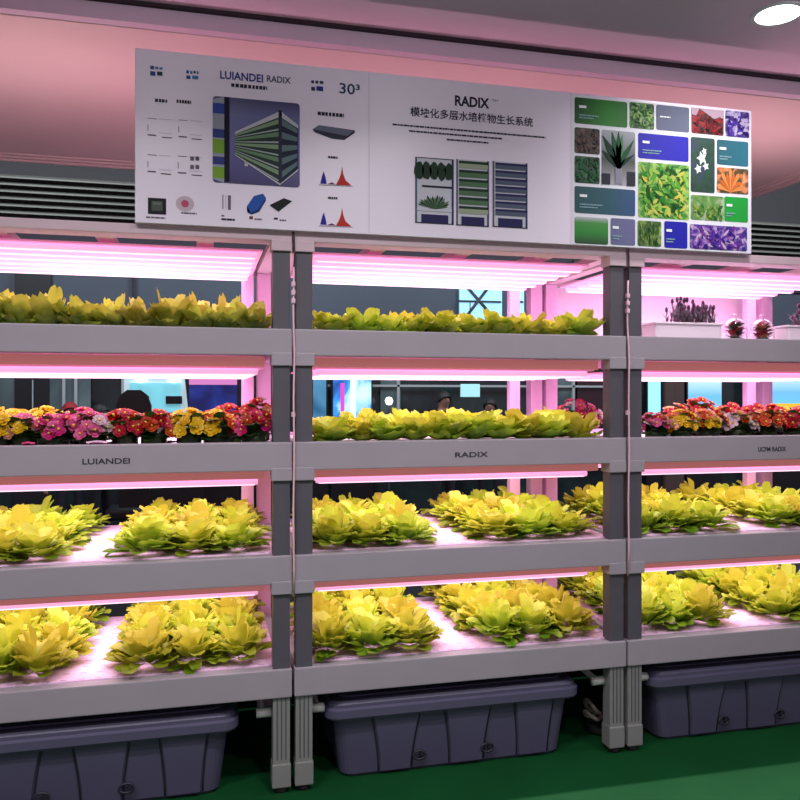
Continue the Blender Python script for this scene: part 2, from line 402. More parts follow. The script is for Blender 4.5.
def person(px, py_head, Y, label, top, trousers, cap=None, rz=0.0, arms=0):
    p = at_y(px, py_head, Y); H = p.z
    k = H/1.70
    nodes = [((0,0,.95),(.15,.11)), ((0,0,1.10),(.14,.10)), ((0,0,1.32),(.17,.11)), ((0,0,1.44),(.08,.07)), ((0,-.005,1.50),.052), ((0,-.015,1.58),(.078,.09)), ((0,-.01,1.645),(.07,.082))]
    edges = [(0,1),(1,2),(2,3),(3,4),(4,5),(5,6)]
    for s in (-1, 1):
        b0 = len(nodes)
        nodes += [((s*.10,0,.86),.085), ((s*.10,-.01,.50),.058), ((s*.105,.02,.10),.04), ((s*.11,-.10,.035),(.035,.035))]
        edges += [(0,b0),(b0,b0+1),(b0+1,b0+2),(b0+2,b0+3)]
        b0 = len(nodes)
        hand = (s*.16, -.30, 1.12) if arms else (s*.26, -.06, .80)
        elb = (s*.27, .0, 1.10)
        nodes += [((s*.20,0,1.40),.055), (elb,.042), (hand,.03), ((hand[0]-s*.02*arms, hand[1]-.07, hand[2]+(.02 if arms else -.06)),.026)]
        edges += [(2,b0),(b0,b0+1),(b0+1,b0+2),(b0+2,b0+3)]
        hb = len(nodes)-1; hp = nodes[hb][0]
        for fdx in range(4):
            nodes.append(((hp[0]+s*(.018-.012*fdx), hp[1]-(.06 if arms else .015), hp[2]-(.01 if arms else .07)-.004*fdx), .0085)); edges.append((hb, len(nodes)-1))
        nodes.append(((hp[0]-s*.035, hp[1]-.03, hp[2]-(0 if arms else .02)), .009)); edges.append((hb, len(nodes)-1))
    nodes = [(tuple(c*k for c in q), tuple(c*k for c in rr) if isinstance(rr, tuple) else rr*k) for q, rr in nodes]
    me = skin_mesh(nodes, edges, 'body')
    for m in (top, trousers, skin_c, bezel): me.materials.append(m)
    for pl in me.polygons:
        z = pl.center.z/k; x = abs(pl.center.x)/k
        pl.material_index = 2 if z > 1.47 else (3 if z < .09 else (1 if z < .93 and x < .2 else 0))
        if not arms and x > .2 and z < .83: pl.material_index = 2
        if arms and pl.center.y/k < -.27 and z > 1: pl.material_index = 2
    r = empty('person', (p.x, Y, 0), label, 'person', None, rz)
    link('body', me, r)
    hm = MB()
    vs = []; fs = []; n1, n2 = 16, 8
    for i in range(n2+1):
        th = PI*.62*i/n2
        for j in range(n1):
            ph = 2*PI*j/n1
            front = max(0, -math.sin(ph))
            t2 = th*(1-.38*front)
            vs.append((k*.092*math.sin(t2)*math.cos(ph), k*(-.006+.106*math.sin(t2)*math.sin(ph)), k*(1.60+.105*math.cos(t2))))
    for i in range(n2):
        for j in range(n1): fs.append((i*n1+j, (i+1)*n1+j, (i+1)*n1+(j+1) % n1, i*n1+(j+1) % n1))
    hm.add(vs, fs, cap or hair_c, True).build('cap' if cap else 'hair', None, r)
    fm = MB()
    fm.lathe([(0, -.008), (.010, 0), (0, .012)], skin_c, 8, (0, -k*.112, k*1.585)); fm.build('nose', None, r)
    for s in (-1, 1):
        MB().lathe([(0, -.007), (.009, 0), (0, .007)], bezel, 8, (s*k*.03, -k*.098, k*1.605)).build('eye', None, r)
    MB().box(-.022*k, .022*k, -k*.104, -k*.09, k*1.548, k*1.554, mat('lips', (120, 70, 68), .6)).build('mouth', None, r)
    return r
blk = mat('black_jacket', (22, 22, 28), .8); nav = mat('navy_trousers', (24, 28, 40), .8)
person(443, 391, 5.0, 'person with dark hair in a black jacket standing behind the middle rack', blk, nav, None, .3, 1)
person(490, 398, 5.2, 'smaller person in dark maroon top standing behind the middle rack rear posts', mat('maroon_top', (60, 26, 36), .8), nav, None, -.4)
person(70, 402, 5.1, 'person in a red cap and dark coat behind the left rack flowers', mat('dark_coat', (34, 30, 36), .8), nav, mat('red_cap', (150, 26, 40), .7), .2)
person(100, 404, 4.3, 'person in a black coat bending behind the pink flowers of left rack', mat('black_coat', (16, 17, 24), .8), nav, None, .9, 1)

# ------------------------------------------------------------------ text helper
def text_mesh(body, size, m, width=None, bold=0.0):
    cu = bpy.data.curves.new('t', 'FONT'); cu.body = body; cu.size = size; cu.align_x = 'CENTER'; cu.align_y = 'CENTER'
    cu.offset = bold; cu.resolution_u = 3; cu.extrude = .0004
    o = bpy.data.objects.new('t', cu); COL.objects.link(o)
    dg = bpy.context.evaluated_depsgraph_get(); dg.update()
    me = bpy.data.meshes.new_from_object(o.evaluated_get(dg))
    bpy.data.objects.remove(o); bpy.data.curves.remove(cu)
    me.materials.clear(); me.materials.append(m)
    xs = [v.co.x for v in me.vertices]; ys = [v.co.y for v in me.vertices]
    if xs:
        cx, cy = (max(xs)+min(xs))/2, (max(ys)+min(ys))/2
        sx = width/(max(xs)-min(xs)) if width else 1
        for v in me.vertices: v.co.x = (v.co.x-cx)*sx; v.co.y = v.co.y-cy
    return me
def put_text(name, body, size, m, parent, loc, width=None, bold=0.0):
    o = link(name, text_mesh(body, size, m, width, bold), parent, loc)
    o.rotation_euler = (PI/2, 0, 0)
    return o

# ------------------------------------------------------------------ racks
DEP = .86
LAMP_W = (6.5, 6.0, 5.5, 5.5)
ZT = [1.642, 1.242, .842, .442]              # shelf beam tops
def make_rack(i, label, logo):
    r = empty('grow_rack', (i*U, 0, 0), label, 'plant rack', 'three grow racks side by side')
    xl, xr = (.010, .070), (U-.070, U-.010)
    # front posts: dark uprights, grey lower legs with a sleeve and a foot
    for (a, b) in (xl, xr):
        MB().box(a, b, .004, .062, .34, 1.952, post_m, .003).build('post', None, r)
        lg = MB()
        lg.box(a, b, .004, .062, .02, .345, leg_m, .003)
        for q in (.25, .5, .75): lg.box(a+(b-a)*q-.002, a+(b-a)*q+.002, .0025, .006, .12, .34, post_m)
        lg = lg.build('leg', None, r)
        MB().box(a-.003, b+.003, .0, .066, .022, .105, leg_m, .004).build('foot_sleeve', None, lg)
        MB().lathe([(.024, 0), (.026, .012), (.012, .016), (.012, .03)], foot_m, 16, ((a+b)/2, .033, 0)).build('levelling_foot', None, lg)
    # rear posts
    for (a, b) in (xl, xr):
        MB().box(a, b, DEP-.09, DEP-.03, .02, 1.952, rear_m, .003).build('rear_post', None, r)
    so = .055 if i == -1 else 0
    MB().box(U-.195+so, U-.143+so, DEP-.13, DEP-.09, .442, 1.952, rear_m, .003).build('rear_stanchion', None, r)
    # shelves
    for k, zt in enumerate(ZT):
        h = .094 if k == 0 else .100
        MB().box(.004, U-.004, -.006, .045, zt-h, zt, beam_m, .004).build('shelf_beam', None, r)
        MB().box(.004, U-.004, DEP-.04, DEP+.002, zt-h, zt, rear_m, .003).build('rear_beam', None, r)
        for (a, b) in ((.014, .044), (U-.044, U-.014)):
            MB().box(a, b, .045, DEP-.04, zt-h+.01, zt-.004, beam_m, .003).build('side_beam', None, r)
        if k < 3:
            for (a, b) in ((.004, .076), (U-.076, U-.004)):
                MB().box(a, b, -.008, .066, zt-h-.036, zt-h+.01, beam_m, .003).build('corner_bracket', None, r)
        t = MB(); t.box(.044, U-.044, .045, DEP-.04, zt-.05, zt-.012, tray_m)
        t.build('shelf_tray', None, r)
    # top frame
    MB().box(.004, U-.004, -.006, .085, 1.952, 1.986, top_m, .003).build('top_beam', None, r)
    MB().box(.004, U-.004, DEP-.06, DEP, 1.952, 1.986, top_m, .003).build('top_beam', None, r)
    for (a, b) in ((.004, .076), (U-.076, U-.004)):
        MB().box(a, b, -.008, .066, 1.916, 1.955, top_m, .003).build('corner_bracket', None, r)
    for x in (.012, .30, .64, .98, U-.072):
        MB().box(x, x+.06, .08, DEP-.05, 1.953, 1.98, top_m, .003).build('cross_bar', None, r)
    # grow lights, one panel under the top frame and one under each shelf
    for k, z in enumerate([1.942]+[zt-.130 for zt in ZT[:3]]):
        y0, y1 = (.13, DEP-.10) if k == 0 else (.085, DEP-.10)
        x0, x1 = .078, U-.095
        pan = MB().box(x0, x1, y0, y1, z-.006, z, panel_m).build('light_panel', None, r)
        if k:
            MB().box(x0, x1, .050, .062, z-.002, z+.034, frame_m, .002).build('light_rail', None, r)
        for j in range(6):
            y = y0+.03+(y1-y0-.06)*j/5
            tb = MB().tube([(x0+.02, y, z-.018), (x1-.02, y, z-.018)], .0115, led_m, 10).build('led_tube', None, pan)
            MB().box(x0+.03, x1-.03, y-.0045, y+.0045, z-.0312, z-.0285, diode_m).build('diode_strip', None, tb)
        ld = bpy.data.lights.new('grow_lamp', 'AREA'); ld.shape = 'RECTANGLE'; ld.size = x1-x0-.06; ld.size_y = y1-y0-.06
        ld.energy = LAMP_W[k]; ld.color = (1, .84, .94); ld.spread = math.radians(128)
        link('grow_lamp', ld, None, (i*U+(x0+x1)/2, (y0+y1)/2, z-.034))
    # dark skirt at the back below the lowest shelf
    MB().box(.07, U-.07, DEP-.06, DEP-.05, .01, .34, black_m).build('skirt_panel', None, r)
    # short pvc drain stubs by the legs
    for (x0, x1) in ((.07, .118), (U-.125, U-.07)):
        MB().tube([(x0, .05, .275), (x1, .05, .275)], .0165, pvc_m, 14).build('drain_pipe', None, r)
        MB().tube([((x0+x1)/2, .05, .275), ((x0+x1)/2, .30, .285), ((x0+x1)/2, .32, .34)], .012, pvc_m, 10).build('drain_pipe', None, r)
    put_text('lettering', logo[0], .026, ink_m, r, (logo[1], -.0068, 1.242-.055), logo[2], .0004)
    return r
rk = [make_rack(-1, 'left grey steel rack with pink lights holding pink and yellow flowers on second shelf', ('LUIANDEI', .688, .15)),
      make_rack(0, 'middle grey steel rack with pink lights holding lettuces on all four shelves', ('RADIX', .665, .13)),
      make_rack(1, 'right grey steel rack with white planters on its top shelf', ('UCPM RADIX', .665, .135))]
# white back board closing the right rack's top shelf
bb = MB().box(.07, U-.07, DEP-.028, DEP-.016, 1.60, 1.945, mat('pink_white_board', (236, 214, 232), .5)).build('back_board', None, rk[2])
MB().box(.42, .56, DEP-.031, DEP-.028, 1.765, 1.775, mat('grey_print', (170, 150, 178), .5)).build('marking', None, bb)
MB().lathe([(0, -.004), (.012, -.003), (.012, .003), (0, .004)], ink_m, 12, (.32, DEP-.032, 1.77)).build('hook', None, bb)

# ------------------------------------------------------------------ planting boards with planting holes
hole_m = mat('hole_dark', (120, 96, 120), .8)
def slot_board():
    m = bpy.data.materials.new('white_board_with_slots'); m.use_nodes = True; nt = m.node_tree; b = nt.nodes['Principled BSDF']
    tc = nt.nodes.new('ShaderNodeTexCoord'); sx = nt.nodes.new('ShaderNodeSeparateXYZ'); nt.links.new(tc.outputs['Object'], sx.inputs[0])
    def mth(op, a, v=None):
        n = nt.nodes.new('ShaderNodeMath'); n.operation = op
        for q, w in enumerate((a, v)):
            if w is None: continue
            if isinstance(w, (int, float)): n.inputs[q].default_value = w
            else: nt.links.new(w, n.inputs[q])
        return n.outputs[0]
    fx = mth('LESS_THAN', mth('ABSOLUTE', mth('SUBTRACT', mth('FRACT', mth('ADD', mth('DIVIDE', sx.outputs[0], .055), 10.5)), .5)), .2)
    fy = mth('LESS_THAN', mth('ABSOLUTE', mth('SUBTRACT', mth('FRACT', mth('ADD', mth('DIVIDE', sx.outputs[1], .066), 10.5)), .5)), .06)
    k = mth('MULTIPLY', fx, fy)
    mx = nt.nodes.new('ShaderNodeMix'); mx.data_type = 'RGBA'; nt.links.new(k, mx.inputs['Factor'])
    mx.inputs[6].default_value = (*srgb((240, 198, 234)), 1); mx.inputs[7].default_value = (*srgb((170, 140, 170)), 1)
    nt.links.new(mx.outputs[2], b.inputs['Base Color']); b.inputs['Roughness'].default_value = .5
    return m
board_m = slot_board()
SIDE = ('left', 'middle', 'right')
def board(i, k):
    z = ZT[k]-.012
    nm = 'bottom shelf' if k == 3 else 'third shelf down'
    r = empty('planting_board', (i*U+U/2, .45, z), 'white planting board with lettuces on %s of %s rack' % (nm, SIDE[i+1]), 'planting board', 'white planting boards on the lower shelves')
    w = U/2-.046; y0, y1 = -.403, .36
    MB().box(-w, w, y0, y1, .0005, .016, board_m, .003).build('board', None, r)
for i in (-1, 0, 1):
    for k in (2, 3): board(i, k)

# ------------------------------------------------------------------ lettuces
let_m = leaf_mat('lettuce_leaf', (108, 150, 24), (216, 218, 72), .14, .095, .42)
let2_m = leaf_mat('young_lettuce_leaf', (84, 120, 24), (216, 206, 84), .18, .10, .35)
def leaf(mb, az, elev, L, W, curl, wav, base_r, z0, m, seed, nu=8, nv=5):
    rnd = random.Random(seed); ph = rnd.random()*6
    vs = []; fs = []
    ca, sa = math.cos(az), math.sin(az)
    r = base_r; z = z0; ang = elev
    for i in range(nu+1):
        t = i/nu
        e_ = abs(t-.60)/(.43 if t > .6 else .62)
        wv = W*max(.22, max(0, 1-e_**2.6)**.42)
        for j in range(nv):
            s = (j/(nv-1))*2-1
            cup = abs(s)**1.6*W*.36*(.3+t)*(1-.9*max(0, t-.7)/.3)
            wob = wav*math.sin(ph+s*4.5+t*7)*t*abs(s)
            rr = r - cup*math.sin(ang); zz_ = z + cup*math.cos(ang)+wob
            y = s*wv
            vs.append((rr*ca-y*sa, rr*sa+y*ca, max(.002, zz_)))
        r += math.cos(ang)*L/nu; z += math.sin(ang)*L/nu
        ang += curl/nu
    for i in range(nu):
        for j in range(nv-1):
            a = i*nv+j; fs.append((a, a+nv, a+nv+1, a+1))
    mb.add(vs, fs, m, True)
def lettuce_mesh(seed, R=.105, H=1.0, m=None, rings=None):
    rnd = random.Random(seed); mb = MB(); m = m or let_m
    rings = rings or [(8, .22, .082, .030, .6), (9, .58, .092, .031, .42), (9, .92, .100, .030, .25), (7, 1.18, .102, .027, .05), (5, 1.42, .092, .022, -.1)]
    k = 0
    for n, el, L, W, curl in rings:
        off = rnd.random()*6
        for q in range(n):
            az = off+2*PI*q/n+rnd.uniform(-.42, .42)
            s = rnd.uniform(.78, 1.2)*R/.105
            leaf(mb, az, (el+rnd.uniform(-.22, .28))*H, L*s, W*s*rnd.uniform(.9, 1.15), curl-.12+rnd.uniform(-.45, .4), .010, .006+.0006*k, .0045, m, seed*100+k)
            k += 1
    return mb.mesh('lettuce')
def bushy_mesh(seed, n=54):
    """loose-leaf head: small cupped leaves all over a short stem, flat outer ones and upright inner ones"""
    rnd = random.Random(seed); mb = MB()
    for q in range(n):
        u = (q+.5)/n; rr = u**.6
        el = 1.30-1.12*rr+rnd.uniform(-.30, .30)
        L = rnd.uniform(.052, .080); W_ = rnd.uniform(.019, .027)
        leaf(mb, q*2.399+rnd.uniform(-.3, .3), el, L, W_, rnd.uniform(-.75, .55), .004, .010+.040*rr, .010+.050*(1-rr)*rnd.uniform(.4, 1.15), let_m, seed*100+q)
    return mb.mesh('lettuce')
big = [bushy_mesh(s) for s in range(1, 9)]
flat = [lettuce_mesh(20+s, .105, .8, let_m, [(7, .26, .088, .034, .6), (8, .62, .096, .034, .4), (7, 1.0, .100, .031, .15), (5, 1.32, .092, .025, -.1)]) for s in range(5)]
young = [lettuce_mesh(40+s, .075, .95, let2_m, [(6, .55, .115, .036, .1), (6, .95, .135, .034, 0), (5, 1.25, .14, .03, -.2)]) for s in range(5)]
ORD = ('first', 'second', 'third', 'fourth', 'fifth', 'sixth', 'seventh', 'eighth', 'ninth', 'tenth', 'eleventh', 'twelfth', 'thirteenth', 'fourteenth')
def visible(x, y, z, mg=22):
    px, py = proj((x, y, z)); return -mg < px < 800+mg
def rowname(j, n): return 'front row' if j == 0 else ('rear row' if j == n-1 else '%s row' % ORD[j])
count = 0
def place(mesh, name, x, y, z, label, cat, group, sc=1.0, tall=1.0):
    o = link(name, mesh, None, (x, y, z)); o.rotation_euler = (random.uniform(-.07, .07), random.uniform(-.07, .07), random.random()*6.28)
    o.scale = (sc, sc, sc*tall*random.uniform(.92, 1.1))
    return tag(o, label, cat, group)
for i in (-1, 0, 1):
    for k in (2, 3):
        for bed, cols in (('left bed', (.160, .305, .455)), ('right bed', (.812, .966, 1.122))):
            for j in range(5):
                for c, cx in enumerate(cols):
                    x = i*U+cx+random.uniform(-.014, .014)+(.010*j if bed == 'left bed' else .004*j); y = .150+j*.150+random.uniform(-.012, .012); z = ZT[k]+.0045
                    if not visible(x, y, z+.06, 30): continue
                    count += 1
                    place(random.choice(big), 'lettuce', x, y, z,
                          '%s yellow-green lettuce, %s, %s, %s shelf, %s rack' % (('left', 'centre', 'right')[c], rowname(j, 5), bed, 'bottom' if k == 3 else 'third', SIDE[i+1]),
                          'lettuce', 'lettuces on the %s shelf of the %s rack' % ('bottom' if k == 3 else 'third', SIDE[i+1]), random.uniform(1.10, 1.28), 1.02 if k == 3 else .84)
def row(i, k, xs, ys, meshes, zoff, lab, grp, sc=(.85, 1.05), name='lettuce', jit=.012):
    n = len(ys); 
    for j, y in enumerate(ys):
        vis = []
        for cx in xs:
            x = i*U+cx+random.uniform(-jit, jit); yy = y+random.uniform(-jit, jit)
            if visible(x, yy, ZT[k]+.05, 14): vis.append((x, yy))
        for q, (x, yy) in enumerate(vis):
            place(random.choice(meshes), name, x, yy, ZT[k]+zoff, lab % (ORD[q], rowname(j, n)), 'lettuce', grp, random.uniform(*sc))
lin = lambda a, b, n: [a+(b-a)*q/(n-1) for q in range(n)]
row(-1, 0, lin(.10, 1.19, 12), (.12, .23), young, -.012, '%s young lettuce from the left, %s, top shelf, left rack', 'young lettuces on the left rack top shelf', (1.0, 1.25))
row(0, 0, [.16, .265, .37, .475, .58, .73, .84, .95, 1.06, 1.155], (.13, .26), flat, -.012, '%s lettuce from the left, %s, top shelf, middle rack', 'lettuces on the middle rack top shelf', (.85, 1.1))
row(0, 1, lin(.165, 1.15, 10), (.13, .26), flat, -.012, '%s lettuce from the left, %s, second shelf, middle rack', 'lettuces on the middle rack second shelf', (1.0, 1.2))

# ------------------------------------------------------------------ flowering plants
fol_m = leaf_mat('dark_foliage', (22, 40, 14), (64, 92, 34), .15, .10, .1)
def foliage_mesh(seed, R=.09, H=.09):
    mb = MB(); rnd = random.Random(seed)
    for q in range(46):
        az = rnd.random()*2*PI; e = rnd.uniform(.1, 1.4)
        r = R*rnd.uniform(.15, .6); z = H*rnd.uniform(.05, .75)
        leaf(mb, az, e*.8, R*.7, R*.24, -.6, .002, r*.6, z, fol_m, seed*99+q, 3, 3)
    mb.lathe([(R*.35, 0), (R*.5, H*.05), (R*.5, H*.4), (0, H*.5)], fol_m, 10)
    return mb.mesh('foliage')
fols = [foliage_mesh(s) for s in range(4)]
eye_m = mat('flower_eye', (230, 190, 60), .6)
def blossom_mesh(m, seed, R=.024):
    mb = MB(); rnd = random.Random(seed)
    for lay in range(2):
        n = 5; off = rnd.random()
        for q in range(n):
            a = off+2*PI*q/n; rr = R*(1-.3*lay); w = rr*.62
            ca, sa = math.cos(a), math.sin(a); pts = []
            for (u, v, h) in ((.08, 0, 0), (.45, -.75, .20), (.9, -.62, .30), (1.02, 0, .24), (.9, .62, .30), (.45, .75, .20), (.55, 0, .10)):
                pts.append((u*rr*ca-v*w*sa, u*rr*sa+v*w*ca, h*rr*(1+lay*1.1)+rnd.uniform(-.08, .08)*rr))
            mb.add(pts, [(0,1,6), (1,2,6), (2,3,6), (3,4,6), (4,5,6), (5,0,6)], m, True)
    mb.lathe([(R*.16, .05*R), (R*.15, .45*R), (0, .5*R)], eye_m, 8)
    return mb.mesh('blossom')
FC = {'yellow': (252, 204, 10), 'red': (200, 6, 34), 'pink': (248, 106, 176), 'magenta': (226, 30, 130), 'orange': (238, 96, 40), 'peach': (240, 170, 130), 'white': (246, 214, 230)}
BL = {}
for c, rgb in FC.items():
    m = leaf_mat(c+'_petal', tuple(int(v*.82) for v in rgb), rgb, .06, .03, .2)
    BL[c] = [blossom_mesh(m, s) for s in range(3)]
def flower_plant(x, y, z, colours, label, group, nb=22, R=.078, H=.10, seed=0, tall=1.0):
    rnd = random.Random(seed+5)
    r = empty('flowering_plant', (x, y, z), label, 'flowering plant', group, 0)
    f = link('foliage', rnd.choice(fols), r); f.scale = (1, 1, 1+(tall-1)*.45); f.rotation_euler = (0, 0, rnd.random()*6)
    for q in range(nb):
        u = (q+.5)/nb; th = math.acos(1-u*.78); ph = q*2.399+rnd.uniform(-.3, .3)
        d = Vector((math.sin(th)*math.cos(ph), math.sin(th)*math.sin(ph), math.cos(th)))
        p = Vector((d.x*R*1.0, d.y*R*.95, .032+d.z*H*.72*tall))*1.0
        p += Vector((rnd.uniform(-.008, .008), rnd.uniform(-.008, .008), rnd.uniform(-.008, .008)))
        b = link('blossom', rnd.choice(BL[rnd.choice(colours)]), r, p)
        dd = (d+Vector((0, -.35, .2))).normalized()
        b.rotation_euler = dd.to_track_quat('Z', 'Y').to_euler()
        s = rnd.uniform(.8, 1.15); b.scale = (s, s, s)
    return r
zf = ZT[1]-.012
def px_x(px, y): return at_y(px, 440, y).x
sd = 1
for (px, y, cs, nm, t) in [
    (-4, .12, ['yellow'], 'yellow flowering plant at the left edge, front row of left rack second shelf', 1.0),
    (24, .13, ['yellow', 'yellow', 'peach', 'pink'], 'yellow and pale pink flowering plant second from left, left rack front row', .95),
    (56, .12, ['magenta', 'pink', 'magenta'], 'magenta flowering plant between yellow and pale pink ones, left rack front row', 1.0),
    (93, .12, ['pink', 'pink', 'white', 'pink'], 'soft pink flowering plant left of the red one, left rack front row', 1.1),
    (125, .14, ['red'], 'red flowering plant right beside the soft pink one, left rack front row', 1.12),
    (154, .13, ['red', 'red', 'orange'], 'red and orange flowering plant left of the big yellow one, left rack', 1.1),
    (189, .13, ['yellow'], 'bright yellow flowering plant right of the red pair, left rack front row', 1.12),
    (216, .14, ['yellow', 'yellow', 'orange'], 'yellow flowering plant with some orange blooms left of the right red plant, left rack', 1.05),
    (254, .12, ['red', 'red', 'magenta'], 'crimson flowering plant next to the right front post of left rack', 1.1),
    (10, .30, ['yellow'], 'yellow flowering plant in the rear row at the left edge of the photo', 1.25),
    (45, .30, ['yellow'], 'yellow flowering plant in the rear row behind the magenta one', 1.25),
    (82, .30, ['pink', 'magenta'], 'pink flowering plant in the rear row behind the soft pink one', 1.2),
    (230, .30, ['red'], 'red flowering plant in the rear row behind the yellow ones', 1.4),
    (258, .30, ['red', 'red', 'white', 'peach'], 'red and white flowering plant in the rear right corner, left rack', 1.7)]:
    flower_plant(px_x(px, y), y, zf, cs, nm, 'flowering plants on the left rack', 30, .078, .10, sd, t); sd += 1
for (px, y, cs, nm, t) in [
    (656, .12, ['magenta', 'pink', 'peach', 'red'], 'sparse pink and red flowering plant next to the right rack left front post', .85),
    (680, .12, ['yellow', 'yellow', 'orange'], 'yellow and orange flowering plant second from left, right rack front row', 1.0),
    (708, .13, ['yellow', 'peach', 'orange'], 'peach and yellow flowering plant third from left, right rack front row', 1.0),
    (736, .13, ['peach', 'white', 'orange'], 'pale peach flowering plant fourth from left, right rack front row', .95),
    (766, .12, ['peach', 'orange', 'red'], 'orange and peach flowering plant fifth from left, right rack front row', 1.0),
    (794, .12, ['red', 'red', 'orange'], 'red and orange flowering plant at the right edge of the photo, front row', 1.0),
    (675, .30, ['red', 'peach'], 'red and peach flowering plant in the rear row at left, right rack', 1.3),
    (700, .30, ['red', 'red', 'orange'], 'tall red flowering plant in the rear row, right rack, highest of all', 1.75),
    (728, .30, ['red', 'peach', 'yellow'], 'red, peach and yellow flowering plant in the rear row, right rack', 1.35),
    (752, .30, ['red'], 'pure red flowering plant in the rear row below the purple rear post', 1.3),
    (778, .30, ['red', 'red', 'yellow'], 'red and yellow flowering plant in rear row below the sky poster', 1.3),
    (804, .30, ['red', 'magenta'], 'red and magenta flowering plant in rear row at the right photo edge', 1.3)]:
    flower_plant(px_x(px, y), y, zf, cs, nm, 'flowering plants on the right rack', 28, .078, .10, sd, t); sd += 1
flower_plant(px_x(578, .42), .42, zf, ['pink', 'magenta', 'white'], 'pink flowering plant behind the lettuces near middle rack right post', None, 26, .10, .115, 77, 1.45)
# fallen petals on the beam edge
pet = mat('fallen_petal', (250, 205, 236), .5); pet2 = mat('fallen_magenta_petal', (200, 40, 110), .5)
for (px, y, z, m, s, lab) in ((97, .035, 1.2435, pet, .035, 'large pale pink fallen petal on the shelf edge below the soft pink flowers'), (28, .02, 1.2435, pet2, .02, 'magenta fallen petal on the shelf edge below the magenta flowers')):
    p = at_y(px, 443, y)
    mb = MB(); n = 14; vs = [(0, 0, .012)]
    for q in range(n):
        a = 2*PI*q/n; rr = s*(1+.18*math.sin(5*a)); vs.append((rr*math.cos(a), rr*.5*math.sin(a), .004+.003*math.sin(3*a)))
    mb.add(vs, [(0, 1+q, 1+(q+1) % n) for q in range(n)], m, True)
    mb.add([(v[0], v[1], 0) for v in vs], [(0, 1+(q+1) % n, 1+q) for q in range(n)], m, True)
    tag(mb.build('fallen_petal', None, None, (p.x, y, z)), lab, 'petal', 'fallen petals on the left rack shelf edge')

# ------------------------------------------------------------------ right rack top shelf: planters and cloches
plant_w = mat('white_planter', (240, 222, 236), .4)
lav_g = leaf_mat('lavender_foliage', (72, 60, 78), (140, 120, 138), .15, .10, .1)
lav_f = leaf_mat('lavender_bloom', (112, 64, 106), (176, 108, 160), .2, .15, .1)
zt = ZT[0]-.012
spike_me = MB().lathe([(.0, -.005), (.007, .002), (.006, .014), (0, .020)], lav_f, 6).mesh('flower_spike')
def planter(x0, x1, y, label, seed, px0, px1):
    r = empty('trough_planter', ((x0+x1)/2, y, zt), label, 'planter', 'white troughs of lavender on the right rack')
    w = (x1-x0)/2
    mb = MB(); mb.box(-w, w, -.07, .07, 0, .075, plant_w, .014); mb.build('trough', None, r)
    MB().box(-w-.004, w+.004, -.075, .075, .068, .078, plant_w, .004).build('rim', None, r)
    MB().box(-w+.012, w-.012, -.06, .06, .076, .0795, mat('planter_soil', (70, 52, 58), .9)).build('soil', None, r)
    rnd = random.Random(seed); st = MB(); fl_ = MB()
    for q in range(90):
        x = rnd.uniform(px0, px1)*w; yy = rnd.uniform(-.05, .05); h = rnd.uniform(.035, .085)*(1.15-.35*abs((x/w-px0)/(px1-px0)-.3))
        dx, dy = rnd.uniform(-.02, .02), rnd.uniform(-.02, .02)
        st.tube([(x, yy, .078), (x+dx*.4, yy+dy*.4, .078+h*.5), (x+dx, yy+dy, .078+h)], [.0022, .0018, .0012], lav_g, 5)
        for l in range(4):
            leaf(st, rnd.random()*6.28, .9, .03, .004, -.3, 0, .0, .0, lav_g, seed*7+q*4+l, 2, 3)
            nn = 9; k0 = len(st.v)-nn
            for v in range(k0, len(st.v)):
                a = st.v[v]; st.v[v] = (a[0]+x+dx*.3*l/4, a[1]+yy, a[2]+.078+h*.2*l)
        if q % 2 == 0:
            link('flower_spike', spike_me, r, (x+dx, yy+dy, .078+h))
    st.build('foliage', None, r)
X3 = lambda px, y: at_y(px, 330, y).x
planter(X3(646, .12), X3(712, .12), .12, 'white trough planter of grey-purple lavender nearest the left post, right rack', 3, -.35, .95)
planter(X3(776, .12), X3(850, .12), .12, 'white trough planter of lavender at the right edge of the photo', 5, -.4, .95)
def glass_mat():
    m = bpy.data.materials.new('thin_clear_glass'); m.use_nodes = True
    nt = m.node_tree; nt.nodes.remove(nt.nodes['Principled BSDF'])
    a = nt.nodes.new('ShaderNodeBsdfTransparent'); g = nt.nodes.new('ShaderNodeBsdfGlossy'); g.inputs['Roughness'].default_value = .06
    lw = nt.nodes.new('ShaderNodeLayerWeight'); lw.inputs['Blend'].default_value = .25
    mx = nt.nodes.new('ShaderNodeMixShader'); nt.links.new(lw.outputs['Facing'], mx.inputs['Fac'])
    nt.links.new(a.outputs[0], mx.inputs[1]); nt.links.new(g.outputs[0], mx.inputs[2])
    nt.links.new(mx.outputs[0], nt.nodes['Material Output'].inputs['Surface'])
    return m
glass = glass_mat()
def cloche(px, label, seed, cols):
    r = empty('glass_cloche', (X3(px, .12), .12, zt), label, 'cloche', 'glass cloches on the right rack top shelf'); r.scale = (1.32, 1.32, 1.06)
    MB().lathe([(0, 0), (.041, 0), (.043, .006), (.041, .011), (0, .011)], mat('dark_wood_base', (64, 42, 46), .5), 24).build('base', None, r)
    MB().lathe([(.037, .011), (.038, .055), (.034, .078), (.022, .094), (.008, .101), (.006, .106), (.010, .112), (.006, .118), (0, .119)], glass, 24).build('dome', None, r)
    f = MB(); rnd = random.Random(seed)
    for q in range(60):
        k0 = len(f.v)
        leaf(f, rnd.random()*6.28, rnd.uniform(.5, 1.4), .036, .011, -.3, .001, .004, .014+rnd.uniform(0, .045), rnd.choice(cols), seed*31+q, 3, 3)
    f.lathe([(.02, .011), (.026, .02), (0, .03)], cols[0], 10)
    f.build('plant', None, r)
redp = mat('red_small_leaf', (150, 40, 48), .6); orgp = mat('orange_small_leaf', (200, 110, 60), .6); dgp = mat('dark_green_small_leaf', (26, 52, 30), .6)
